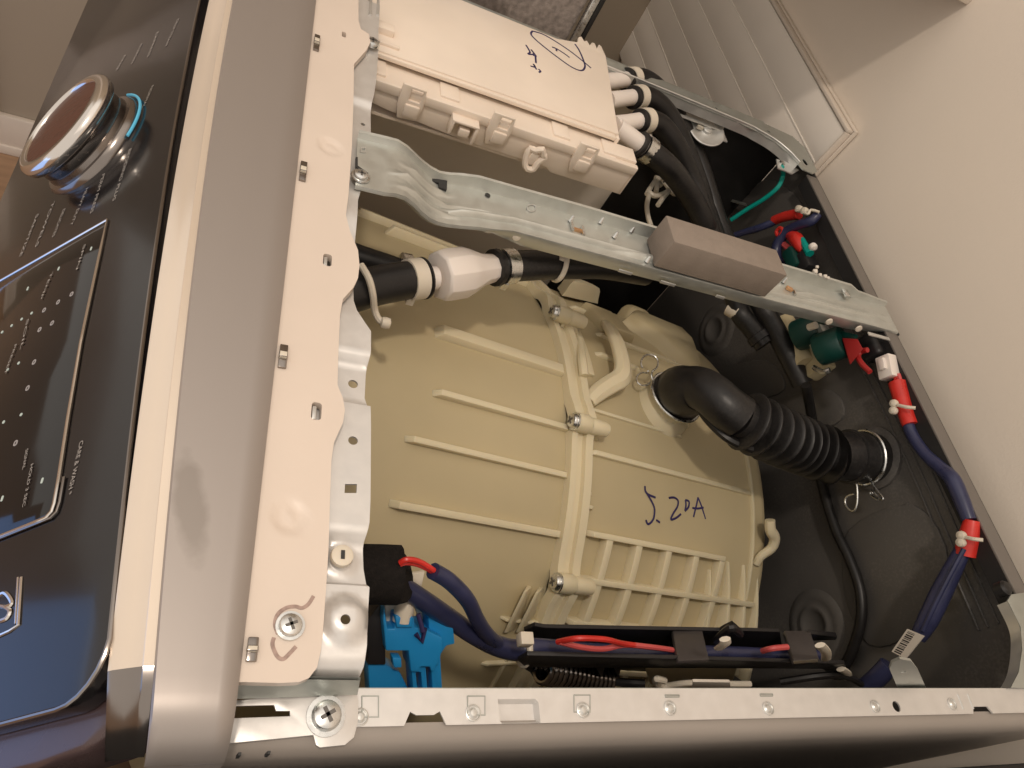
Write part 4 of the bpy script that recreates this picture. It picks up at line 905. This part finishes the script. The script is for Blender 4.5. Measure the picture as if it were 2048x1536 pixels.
MB().tube([X(1694, 966, xq - .006), X(1715, 966, xq - .004), X(1740, 960, xq)], .0011, 8).obj('clamp_bridge', 'zinc', cl1)
MB().tube([X(1713, 966, xq - .004), X(1715, 985, xq - .004), X(1714, 1008, xq - .004), X(1708, 1022, xq - .004), X(1697, 1018, xq - .005), X(1690, 1005, xq - .005), X(1694, 993, xq - .005), X(1708, 988, xq - .005)], .0011, 8).obj('clamp_loop', 'zinc', cl1)
MB().tube([X(1738, 958, xq), X(1752, 978, xq - .002), X(1766, 996, xq - .004), X(1760, 998, xq - .004), X(1744, 982, xq - .003), X(1742, 990, xq - .003), X(1756, 1000, xq - .004)], .0011, 8).obj('clamp_loop', 'zinc', cl1)
# collar of the rear wall the hose ends in
MB().lathe([(.033, 0), (.033, -.004), (.028, -.006), (.024, -.006)], Vector((XI, ce_[3].y, ce_[3].z)), (1, 0, 0), 32).obj('vent_port', 'charcoal', rp)
# ------------------------------------------------------------------ white check valve with its two hoses
CV = thing('check_valve', 'white plastic check valve with conical end, joining two black hoses', 'valve', Z(930, 545, -.05))
zv = -.045
vA, vB, vC, vD, vE, vF = (Z(px, py, zv) for px, py in ((842, 557), (872, 556), (885, 553), (935, 545), (985, 536), (1008, 533)))
MB().tube([vA, vB], .0092, 20, sub=1).obj('inlet_stub', 'white_plastic', CV)
ax_ = (vF - vA).normalized(); L0 = (vC - vA).length
MB().lathe([(.010, L0 - .004), (.0185, L0 - .004), (.0205, L0 - .002), (.0212, L0 + .004), (.0212, L0 + .020), (.0185, L0 + .028), (.0135, L0 + .040), (.0122, L0 + .050), (.0110, L0 + .056)], vA, ax_, 9).obj('valve_body', 'white_plastic', CV, smooth=25, bev=.0006)
fh_ = hose('feed_hose', 'black hose from under the front bracket into the white check valve', [Z(650, 600, zv - .003), Z(705, 585, zv), Z(760, 570, zv), Z(825, 559, zv), Z(848, 557, zv)], .0148, 'hose', base=Z(650, 600, zv))
band(fh_, Z(815, 560, zv), Z(842, 557, zv), .0162, 'nylon', ear=(0, -.7, -.6))
MB().lathe([(.0150, 0), (.0166, .0006), (.0166, .0022), (.0150, .003)], Z(843, 557, zv), ax_, 24).obj('hose_lip', 'rubber', fh_)
g_ = hose('thin_feed_hose', 'thin black hose lying behind the one into the check valve', [Z(660, 490, zv - .02), Z(715, 512, zv - .02), Z(770, 530, zv - .022), Z(812, 545, zv - .024), Z(840, 556, zv - .03)], .0095, 'hose')
MB().lathe([(.0100, 0), (.0112, .0006), (.0112, .008), (.01, .009)], Z(800, 532, zv - .016), (1, .1, 0), 20).obj('clamp_band', 'zinc', g_)
oh = hose('outlet_hose', 'black hose leaving the check valve and running under the cross brace', [Z(996, 535, zv), Z(1030, 532, zv), Z(1090, 530, zv), Z(1150, 530, zv - .002), Z(1210, 533, zv - .008), Z(1290, 548, zv - .03)], [.0135, .0135, .0132, .013, .0125, .012], 'hose')
band(oh, Z(1002, 534, zv), Z(1024, 532, zv), .0155, 'zinc', ear=(0, -.8, -.5))
MB().lathe([(.0146, 0), (.0158, .0006), (.0158, .005), (.0146, .006)], Z(986, 536, zv), ax_, 24).obj('hose_lip', 'rubber', oh)
zt1 = MB().tube(ringpts(Z(1118, 530, zv), (1, 0, 0), .0146, 0, 360, 24)[:-1], .0016, 8, closed=True, sub=1, flat=((1, 0, 0), 1.6)).box(Z(1124, 517, zv + .012), (.006, .005, .004))
tag(zt1.obj('cable_tie', 'nylon'), 'nylon cable tie looped round the hose beyond the check valve', 'cable tie', 'nylon cable ties')
zz = Z(740, 560, zv + .006)
bt = MB().tube([Z(722, 530, -.025), Z(738, 558, -.026), Z(746, 590, -.034), Z(749, 618, -.045), Z(757, 638, -.05), Z(768, 646, -.05)], .0026, 8); bt.lathe([(.0001, -.0045), (.004, -.003), (.0045, 0), (.004, .003), (.0001, .0045)], Z(771, 646, -.05), (1, 0, 0), 14)
tag(bt.obj('beaded_tie', 'nylon'), 'pale plastic tie with a ball end over the hose beside the bracket', 'cable tie', 'nylon cable ties')
# ------------------------------------------------------------------ blue connector block with black cap
YB = .060
def ybox(px0, py0, px1, py1, y, d): 
    a_, b_ = Y(px0, py0, y), Y(px1, py1, y); return ((a_.x + b_.x) / 2, y - 0, (a_.z + b_.z) / 2), (abs(a_.x - b_.x), d, abs(a_.z - b_.z))
def ypoly(pts, y, th, holes=()):
    return MB().sheet([((lambda q: (q.x, q.z))(Y(px, py, y))) for px, py in pts], [[((lambda q: (q.x, q.z))(Y(px, py, y))) for px, py in h] for h in holes], fr=(Vector((0, y, 0)), Vector((1, 0, 0)), Vector((0, 0, 1))), th=th)
BN_ = Vector((0, -.62, .785)).normalized(); BU_ = Vector((1, 0, 0)); BV_ = BN_.cross(BU_); BP_ = Y(820, 1275, YB)
def BY(px, py, y): return PL(px, py, BP_ - BN_ * (y - YB), BN_)
def bpoly(pts, y, th, holes=()):
    o = BP_ - BN_ * (y - YB); f2 = lambda p: (lambda q: ((q - o).dot(BU_), (q - o).dot(BV_)))(PL(p[0], p[1], o, BN_))
    return MB().sheet([f2(p) for p in pts], [[f2(p) for p in h] for h in holes], fr=(o, BU_, BV_), th=th)
BK = thing('blue_connector_block', 'bright blue plastic connector block with clear bulb, near the front right corner', 'connector', Y(820, 1380, YB))
bpoly([(768, 1205), (775, 1258), (789, 1258), (791, 1234), (828, 1234), (830, 1256), (852, 1256), (857, 1262), (885, 1276), (884, 1300), (878, 1330), (872, 1332), (868, 1343), (862, 1343), (860, 1334), (842, 1334), (838, 1344), (822, 1344), (817, 1302), (772, 1302), (766, 1240)], YB, .020).obj('block_body', 'blue_plastic', BK, bev=.0008)
bpoly([(855, 1210), (905, 1238), (910, 1288), (893, 1292), (880, 1312), (874, 1290), (858, 1262)], YB + .006, .022).obj('side_lug', 'blue_plastic', BK, bev=.0008)
bpoly([(820, 1300), (880, 1300), (886, 1400), (828, 1400)], YB + .004, .016, [[(832, 1345), (842, 1345), (846, 1392), (836, 1392)], [(852, 1335), (862, 1335), (866, 1392), (856, 1392)]]).obj('lower_prongs', 'blue_plastic', BK, bev=.0006)
bpoly([(735, 1320), (772, 1330), (800, 1345), (828, 1400), (740, 1400)], YB + .012, .016).obj('lower_shroud', 'blue_plastic', BK, bev=.001)
bpoly([(785, 1315), (803, 1316), (804, 1336), (788, 1336)], YB - .001, .008).obj('inner_peg', 'blue_plastic', BK, bev=.0008)
bpoly([(790, 1232), (826, 1232), (826, 1256), (793, 1256)], YB - .003, .012).obj('socket', 'blue_plastic', BK, bev=.0012)
c = BY(809, 1215, YB + .002); MB().lathe([(.0058, -.008), (.0058, .002), (.0048, .005), (.0028, .007), (.0001, .0075)], c, BV_, 20).obj('clear_bulb', 'nylon', BK)
MB().tube([BY(806, 1190, YB), BY(808, 1204, YB)], .0016, 8, sub=1).obj('bulb_lead', 'black_plastic', BK)
MB().tube([BY(836, 1228, YB - .004), BY(842, 1248, YB - .005), BY(846, 1264, YB - .006)], .0014, 8).obj('arrow_mark', 'ink', BK)
MB().tube([BY(832, 1268, YB - .001), BY(844, 1284, YB - .001), BY(850, 1256, YB - .001)], .0015, 8, sub=1).obj('arrow_mark', 'ink', BK)
bpoly([(735, 1240), (748, 1222), (768, 1200), (772, 1330), (735, 1330)], YB + .008, .02).obj('black_shell', 'black_plastic', BK, bev=.001)
bpoly([(810, 1150), (850, 1143), (842, 1180), (850, 1200), (852, 1262), (838, 1240), (826, 1200)], YB + .020, .004).obj('cream_clip', 'nylon', BK, bev=.0006)
bpoly([(768, 1200), (800, 1192), (790, 1232), (786, 1256), (774, 1256)], YB + .012, .004).obj('cream_clip', 'nylon', BK, bev=.0006)
# black foam sleeve on the harness
fs_ = MB().tube([Y(700, 1148, .083), Y(735, 1148, .083), Y(770, 1149, .083), Y(798, 1150, .083), Y(802, 1150, .083)], [.0162, .0162, .0164, .0164, .0152], 14, sub=2)
tag(fs_.obj('foam_sleeve', 'foam_black', smooth=30), 'short black foam sleeve wrapped round wires beside the front bracket', 'foam sleeve')
# ------------------------------------------------------------------ wiring harness from sleeve into the duct
HN = thing('duct_wire_harness', 'navy wire harness with a red pair, running from foam sleeve into black duct', 'wire harness', Y(1030, 1300, .065))
yh = .072
MB().tube([Y(795, 1165, .082), Y(815, 1180, .080), Y(850, 1203, .077), Y(900, 1237, .073), Y(945, 1268, .068), Y(990, 1290, .066), Y(1030, 1300, .065), Y(1080, 1296, .066), Y(1200, 1306, .067)], [.0055, .0058, .006, .006, .006, .0068, .0072, .0066, .006], 14).obj('main_branch', 'navy_vinyl', HN)
MB().tube([Y(866, 1142, .082), Y(900, 1163, .080), Y(935, 1200, .075), Y(955, 1240, .070), Y(975, 1270, .067), Y(1005, 1296, .066)], .0048, 12).obj('upper_branch', 'navy_vinyl', HN)
for dy in (0, 6): MB().tube([Y(800, 1126 + dy * .5, .083), Y(815, 1119 + dy, .084), Y(840, 1124 + dy, .084), Y(868, 1141 + dy * .5, .082)], .0016, 8).obj('red_wire', 'red_vinyl', HN)
for p0, nm in (((1200, 1306), 0), ((1200, 1306), 1)):
    y_ = .066 + .003 * nm
    MB().tube([Y(1060 + 20 * nm, 1298, y_), Y(1180, 1303 + 4 * nm, y_), Y(1300, 1309 + 5 * nm, y_), Y(1420, 1306 + 6 * nm, y_), Y(1540, 1309 + 5 * nm, y_), Y(1640, 1311, y_)], [.006, .0062, .006, .0056, .005, .0046], 12).obj('main_branch', 'navy_vinyl', HN)
MB().tube([Y(1115, 1284, .062), Y(1155, 1277, .060), Y(1210, 1279, .060), Y(1250, 1288, .061), Y(1330, 1298, .063)], .0019, 8).obj('red_wire', 'red_vinyl', HN)
MB().tube([Y(1120, 1284, .061), Y(1160, 1294, .059), Y(1205, 1298, .059), Y(1250, 1290, .061), Y(1300, 1294, .062), Y(1345, 1300, .063)], .0019, 8).obj('pink_wire', 'pink_vinyl', HN)
MB().tube([Y(1525, 1302, .062), Y(1545, 1297, .061), Y(1575, 1294, .062)], .0022, 8).obj('pink_wire', 'pink_vinyl', HN)
tt = MB().tube(ringpts(Y(1047, 1300, .065), (1, 0, 0), .0098, 0, 360, 20)[:-1], .0024, 8, closed=True, sub=1).box(Y(1050, 1279, .062), (.009, .008, .008))
tag(tt.obj('cable_tie', 'nylon', bev=.0008), 'pale cable tie where the navy harness enters the black duct', 'cable tie', 'nylon cable ties')
# ------------------------------------------------------------------ black wire duct along the tub
DU = thing('wire_duct', 'long open black plastic wire duct along the right side of the tub', 'wire duct', Y(1360, 1340, .07))
yd = .072
ypoly([(1048, 1262), (1070, 1252), (1090, 1256), (1440, 1262), (1450, 1256), (1466, 1248), (1482, 1262), (1560, 1264), (1570, 1330), (1320, 1345), (1060, 1330)], yd + .010, .003).obj('back_wall', 'black_plastic', DU, bev=.0006)
ypoly([(1055, 1311), (1340, 1318), (1690, 1328), (1692, 1336), (1340, 1336), (1050, 1334), (1036, 1322)], yd - .018, .003).obj('front_wall', 'black_plastic', DU, bev=.0006)
mb = MB(); A_ = [Y(1050, 1332, yd - .018), Y(1690, 1336, yd - .018), Y(1690, 1330, yd + .012), Y(1050, 1326, yd + .012)]; mb.hexa([p - Vector((0, 0, .003)) for p in A_], A_).obj('duct_floor', 'black_plastic', DU)
for q in ([(1343, 1262), (1402, 1262), (1416, 1322), (1354, 1325)], [(1567, 1264), (1618, 1264), (1636, 1322), (1586, 1327)]):
    top = [Y(*q[0], yd + .011), Y(*q[1], yd + .011)]; bot = [Y(*q[2], yd - .021), Y(*q[3], yd - .021)]
    A_ = [top[0], top[1], bot[0], bot[1]]; d = Vector((0, .0006, .0018)); MB().hexa([p - d for p in A_], [p + d for p in A_]).obj('duct_strap', 'grey_plastic', DU, bev=.0006)
MB().hexa([Y(1586, 1322, yd - .0225), Y(1636, 1318, yd - .0225), Y(1636, 1324, yd - .0225), Y(1588, 1328, yd - .0225)], [Y(1586, 1322, yd - .0245), Y(1636, 1318, yd - .0245), Y(1636, 1324, yd - .0245), Y(1588, 1328, yd - .0245)]).obj('strap_edge', 'nylon', DU)
ypoly([(1618, 1268), (1675, 1274), (1672, 1280), (1625, 1282)], yd + .008, .004).obj('end_spike', 'black_plastic', DU, bev=.0005)
MB().tube([Y(1432, 1282, yd), Y(1452, 1262, yd), Y(1466, 1256, yd), Y(1480, 1268, yd)], .003, 8).obj('duct_clip', 'black_plastic', DU)
for px0, px1 in ((1186, 1214), (1222, 1246)): ypoly([(px0, 1326), (px1, 1326), ((px0 + px1) / 2 + 3, 1356)], yd - .012, .003).obj('duct_foot', 'black_plastic', DU, bev=.0004)
ypoly([(1640, 1332), (1665, 1334), (1690, 1340), (1680, 1362), (1668, 1360)], yd - .010, .003).obj('duct_foot', 'black_plastic', DU, bev=.0004)
ypoly([(1036, 1330), (1060, 1330), (1085, 1365), (1076, 1370), (1060, 1345)], yd - .004, .003).obj('duct_foot', 'black_plastic', DU, bev=.0004)
for i, (a_, b_, lab) in enumerate((((1438, 1296), (1450, 1278), 'pale cable tie tail at the middle of the black duct'), ((1640, 1290), (1652, 1318), 'pale cable tie at the rear end of the black duct'), ((1682, 1338), (1694, 1356), 'small pale clip below the rear end of the duct'))):
    g = MB().tube([Y(*a_, yd - .020), Y((a_[0] + b_[0]) / 2 + 6, (a_[1] + b_[1]) / 2, yd - .021), Y(*b_, yd - .020)], .0038, 8, flat=((0, 1, 0), .5))
    tag(g.obj('cable_tie', 'nylon'), lab, 'cable tie', 'nylon cable ties')
# suspension spring below the duct
hel = []
A_, B_ = Y(1085, 1336, .066), Y(1215, 1362, .062); d = (B_ - A_); dn = d.normalized(); u = dn.cross(Vector((0, 1, 0))).normalized(); v = dn.cross(u)
for k in range(15 * 14 + 1):
    t = k / (15 * 14); a = 2 * math.pi * 15 * t; hel.append(A_ + d * t + (u * math.cos(a) + v * math.sin(a)) * .0105)
SPR = thing('suspension_spring', 'black coil suspension spring half hidden under the wire duct', 'spring', A_)
MB().tube(hel, .0022, 8, sub=1).obj('coil', 'chrome_dark', SPR)
MB().tube([B_, Y(1260, 1366, .06), Y(1290, 1368, .058)], .0035, 8).obj('spring_hook', 'black_plastic', SPR)
g = MB().tube([Y(1330, 1362, .045), Y(1313, 1358, .046), Y(1312, 1366, .046), Y(1330, 1372, .045), Y(1380, 1366, .044), Y(1460, 1368, .043), Y(1500, 1368, .043)], .0024, 8)
tag(g.obj('white_lead', 'nylon'), 'thin white lead looped beside the right rail below the duct', 'wire')
g = ypoly([(1386, 1364), (1460, 1365), (1462, 1378), (1386, 1378)], .036, .002)
tag(g.obj('paper_tag', 'paper', bev=.0003), 'white paper tag peeping above the inner edge of the right rail', 'tag')
g = MB().sheet([((lambda q: (q.x, q.z))(Y(px, py, .07))) for px, py in ((1290, 1338), (1476, 1338), (1466, 1366), (1300, 1370))], fr=(Vector((0, .07, 0)), Vector((1, 0, 0)), Vector((0, 0, 1))), th=.02)
tag(g.obj('counterweight_edge', 'tub', bev=.002), 'beige plastic edge showing in the gap between duct and right rail', 'plastic block')
g = MB().tube([Y(1560, 1364, .05), Y(1640, 1352, .05), Y(1690, 1352, .05), Y(1722, 1368, .05)], .003, 8)
tag(g.obj('rubber_loop', 'rubber'), 'thin black rubber loop by the rail below the duct end', 'cable')
# ------------------------------------------------------------------ cables on the rear wall
xw = XI - .009
g = thing('power_cable', 'black cable hanging in a long curve down the rear panel', 'cable', X(1690, 1330, xw))
MB().tube([X(1612, 770, .51), X(1628, 860, xw), X(1640, 950, xw), X(1668, 1050, xw), X(1700, 1120, xw), X(1720, 1180, xw), X(1722, 1240, xw), X(1705, 1300, xw), X(1690, 1330, xw)], .0054, 12).obj('cable_body', 'rubber', g)
HB = thing('tagged_wire_harness', 'navy wire bundle with red sleeves and a barcode tag along the rear edge', 'wire harness', X(1800, 1300, .53))
xh = .540
MB().tube([X(1808, 820, xh), X(1822, 865, xh), X(1848, 905, xh), X(1880, 935, xh), X(1905, 960, xh), X(1925, 1005, xh), X(1938, 1040, xh)], [.0056, .0056, .0056, .006, .0072, .0068, .0058], 14).obj('bundle', 'navy_vinyl', HB)
MB().tube([X(1928, 1095, xh), X(1905, 1140, xh - .004), X(1880, 1190, xh - .008), X(1856, 1240, xh - .012), X(1836, 1275, xh - .014)], [.0062, .0078, .0088, .0085, .0066], 14).obj('bundle', 'navy_vinyl', HB)
MB().tube([X(1928, 1098, xh - .007), X(1895, 1160, xh - .014), X(1868, 1214, xh - .018), X(1846, 1262, xh - .020)], .0022, 8).obj('bundle_wire', 'navy_vinyl', HB)
MB().tube([X(1778, 1330, xh - .02), X(1760, 1350, xh - .022), X(1735, 1372, xh - .022)], .0085, 12).obj('bundle', 'navy_vinyl', HB)
MB().tube([X(1794, 765, xh), X(1802, 795, xh), X(1812, 828, xh), X(1820, 850, xh)], [.0082, .0080, .0074, .0072], 12).obj('red_sleeve', 'red_vinyl', HB)
MB().tube([X(1944, 1040, xh), X(1938, 1072, xh), X(1930, 1110, xh)], [.0060, .0084, .0086], 12).obj('red_sleeve', 'red_vinyl', HB)
for k in range(3): MB().tube([X(1787 + 5 * k, 748, xh), X(1793 + 4 * k, 762, xh), X(1797 + 3 * k, 775, xh)], .0019, 8).obj('red_wire', 'pink_vinyl' if k == 2 else 'red_vinyl', HB)
cp = MB().box(X(1775, 735, xh - .003), (.012, .024, .016), Matrix.Rotation(.25, 3, 'X')); cpo = cp.obj('white_connector', 'white_plastic', HB, bev=.0012)
MB().box(X(1766, 728, xh - .010), (.006, .012, .006), Matrix.Rotation(.25, 3, 'X')).obj('connector_latch', 'white_plastic', cpo, bev=.0006)
tg = [X(px, py, xh - .024) for px, py in ((1815, 1258), (1849, 1272), (1812, 1318), (1784, 1303))]; nrm = (tg[1] - tg[0]).cross(tg[3] - tg[0]).normalized() * .0006
TG = MB().hexa([p - nrm for p in tg], [p + nrm for p in tg]).obj('barcode_tag', 'paper', HB)
bc = MB(); e1, e2 = tg[3] - tg[0], tg[1] - tg[0]; rnd = random.Random(3); t = .06
sgn = 1 if nrm.dot(CAM_POS - tg[0]) > 0 else -1
while t < .92:
    w_ = rnd.choice((.02, .03, .055)); a_ = tg[0] + e1 * t + e2 * .12 + nrm * 1.15 * sgn
    bc.add([a_, a_ + e2 * .42, a_ + e2 * .42 + e1 * w_, a_ + e1 * w_], [(0, 1, 2, 3)]); t += w_ + rnd.choice((.025, .04))
bc.obj('barcode', 'ink_black', TG)
for (px, py, lab) in ((1797, 814, 'white cable tie round the upper red sleeve at the rear edge'), (1932, 1078, 'white cable tie round the lower red sleeve at the rear edge')):
    g = MB().tube([X(px + 34, py + 2, xh - .008), X(px + 15, py, xh - .012), X(px - 2, py - 4, xh - .012)], .0017, 8)
    for dx_, dy_ in ((-9, -7), (-10, 7)): g.lathe([(.0001, -.004), (.0035, -.0025), (.0042, 0), (.0035, .0025), (.0001, .004)], X(px + dx_, py + dy_, xh - .012), (1, 0, 0), 12)
    tag(g.obj('cable_tie', 'nylon'), lab, 'cable tie', 'nylon cable ties')
# ------------------------------------------------------------------ water inlet valves under the rear end of the brace
IV = thing('inlet_valve', 'water inlet valve with two green coils under the rear end of the brace', 'valve', X(1640, 740, .54))
xv = .515
MB().tube([X(1568, 640, xv), X(1590, 690, xv), X(1612, 730, xv)], [.011, .015, .012], 14).obj('valve_body', 'tub', IV)
MB().box(X(1632, 722, xv + .01), (.02, .034, .03)).obj('valve_block', 'tub', IV, bev=.003)
for px, py in ((1616, 664), (1662, 692)):
    q = X(px, py, xv - .008); MB().lathe([(.0165, -.014), (.0175, -.012), (.0175, .012), (.0165, .014)], q, (.3, -.2, 1), 24).obj('coil', 'teal_shaded', IV)
MB().box(X(1640, 676, xv - .004), (.014, .020, .022)).obj('coil_frame', 'galv_dull', IV, bev=.0008)
MB().tube([X(1618, 655, xv - .024), X(1632, 650, xv - .024)], .004, 10, sub=1).obj('terminal', 'nylon', IV)
MB().tube([X(1628, 735, xv - .01), X(1645, 744, xv - .012), X(1660, 740, xv - .01)], .003, 8).obj('spring_clip', 'zinc', IV)
RC = thing('red_plug', 'dark red plug with a loop of red wire beside the green inlet valves', 'plug', X(1705, 720, xv))
MB().hexa([X(px, py, xv + .004) for px, py in ((1684, 676), (1715, 678), (1726, 698), (1700, 730))], [X(px, py, xv - .010) for px, py in ((1684, 676), (1715, 678), (1726, 698), (1700, 730))]).obj('plug_body', 'dark_red', RC, bev=.001)
MB().tube([X(1735, 700, xv), X(1722, 703, xv), X(1716, 713, xv - .002), X(1724, 728, xv - .004), X(1740, 744, xv - .004)], .0028, 8).obj('wire_loop', 'dark_red', RC)
MB().hexa([X(px, py, xv + .004) for px, py in ((1676, 660), (1716, 670), (1714, 680), (1684, 676))], [X(px, py, xv - .006) for px, py in ((1676, 660), (1716, 670), (1714, 680), (1684, 676))]).obj('plug_seat', 'teal_shaded', RC, bev=.0006)
nbk = MB().box(X(1742, 695, xv + .024), (.014, .03, .022)); tag(nbk.obj('wire_bundle_pad', 'black_plastic', bev=.005, segs=3), 'dark wire wad tucked under the rear brace corner', 'wire harness')
# ------------------------------------------------------------------ wires behind the brace, rear left
U1 = thing('sleeved_wire_harness', 'navy wire strand with a bright red sleeve behind the foam pad', 'wire harness', X(1600, 430, .54))
xu = .530
MB().tube([X(1455, 476, xu - .02), X(1490, 464, xu - .014), X(1520, 455, xu - .008), X(1550, 443, xu)], [.0042, .0042, .0046, .0044], 10).obj('strand', 'navy_vinyl', U1)
MB().tube([X(1548, 441, xu), X(1570, 433, xu), X(1598, 428, xu)], [.0058, .0064, .0064], 12).obj('red_sleeve', 'red_vinyl', U1)
MB().tube([X(1636, 428, xu + .006), X(1622, 442, xu + .002), X(1598, 450, xu), X(1575, 462, xu), X(1556, 488, xu), X(1552, 512, xu), X(1562, 530, xu)], [.005, .006, .0058, .0062, .0066, .0066, .006], 12).obj('strand', 'navy_vinyl', U1)
MB().tube([X(1560, 456, xu - .004), X(1553, 464, xu - .004), X(1558, 472, xu - .004), X(1566, 462, xu - .004)], .0024, 8, closed=True).obj('red_loop', 'red_vinyl', U1)
MB().tube([X(1580, 470, xu + .004), X(1592, 478, xu), X(1600, 492, xu), X(1606, 502, xu)], [.006, .0085, .0075, .004], 12).obj('red_boot', 'red_vinyl', U1)
MB().tube([X(1565, 486, xu + .004), X(1580, 498, xu + .002), X(1592, 500, xu)], .0040, 8).obj('red_boot', 'pink_vinyl', U1)
MB().tube([X(1604, 478, xu), X(1612, 495, xu - .002), X(1620, 508, xu - .002)], [.003, .0042, .005], 10).obj('pale_terminal', 'green_wire', U1)
MB().lathe([(.0001, -.005), (.0042, -.003), (.005, 0), (.0042, .003), (.0001, .005)], X(1626, 494, xu - .002), (0, 1, 0), 14).obj('bead', 'white_plastic', U1)
MB().box(X(1590, 520, xu), (.02, .03, .016)).obj('green_connector', 'teal_shaded', U1, bev=.003)
MB().box(X(1612, 528, xu + .004), (.02, .026, .02)).obj('dark_plug', 'black_plastic', U1, bev=.003)
g = MB()
for px, py in ((1598, 418), (1609, 422)): g.lathe([(.0001, -.0045), (.004, -.003), (.0046, 0), (.004, .003), (.0001, .0045)], X(px, py, xu - .006), (1, 0, 0), 12)
g.tube([X(1600, 421, xu - .006), X(1615, 428, xu - .007), X(1622, 420, xu - .004), X(1638, 424, xu)], .0016, 8)
tag(g.obj('cable_tie', 'nylon'), 'white cable tie beside the red sleeve behind the foam pad', 'cable tie', 'nylon cable ties')
g = MB().tube([Z(1564, 334, -.006), X(1566, 350, .525), X(1556, 374, .522), X(1528, 398, .518), X(1495, 418, .512), X(1462, 440, .505)], .0028, 8)
tag(g.obj('earth_wire', 'green_wire'), 'teal green earth wire hanging from the rear left corner', 'wire')
g = MB().hexa([X(px, py, .548) for px, py in ((1432, 390), (1492, 406), (1496, 414), (1434, 396))], [X(px, py, .541) for px, py in ((1432, 390), (1492, 406), (1494, 412), (1434, 396))])
g.obj('transit_bar', 'galv_dull', rp)
WC = thing('wire_clip', 'beige wire clip with a white lead hanging behind the brace', 'clip', Z(1320, 385, -.12))
zc = -.10
for a_ in (((1310, 355), (1326, 362), (1345, 385), (1356, 388)), ((1310, 362), (1298, 380), (1294, 388)), ((1298, 384), (1310, 392), (1330, 386), (1340, 378)), ((1316, 410), (1326, 396), (1336, 384)), ((1312, 384), (1316, 366), (1322, 372))):
    MB().tube([Z(px, py, zc) for px, py in a_], .0032, 8).obj('clip_arm', 'nylon', WC)
MB().tube([Z(1298, 390, zc), Z(1294, 410, zc), Z(1296, 432, zc), Z(1302, 452, zc)], .0030, 8).obj('white_lead', 'nylon', WC)
MB().lathe([(.0035, 0), (.003, .003), (.0001, .004)], Z(1325, 362, zc + .006), (0, 0, 1), 12).obj('clip_screw', 'zinc', WC)
g = MB().box(X(1424, 300, .50), (.01, .014, .05), Matrix.Rotation(.3, 3, 'X')); tag(g.obj('spring_hook_plate', 'galv_dull', bev=.001), 'small grey hook plate hanging below the round hanger disc', 'bracket')
# teeth of crumbled white foam on the brace edge
cr = MB()
for px, py, r in ((1630, 543, .003), (1634, 534, .002), (1640, 550, .0022), (1650, 553, .0025), (1656, 556, .002)): cr.lathe([(.0001, -r), (r * .8, -r * .5), (r, 0), (r * .7, r * .6), (.0001, r)], Z(px, py, .013), (.3, .2, 1), 7)
o = cr.obj('foam_crumbs', 'paper'); tag(o, 'crumbs of white foam on the far edge of the brace', 'crumbs'); o['kind'] = 'stuff'
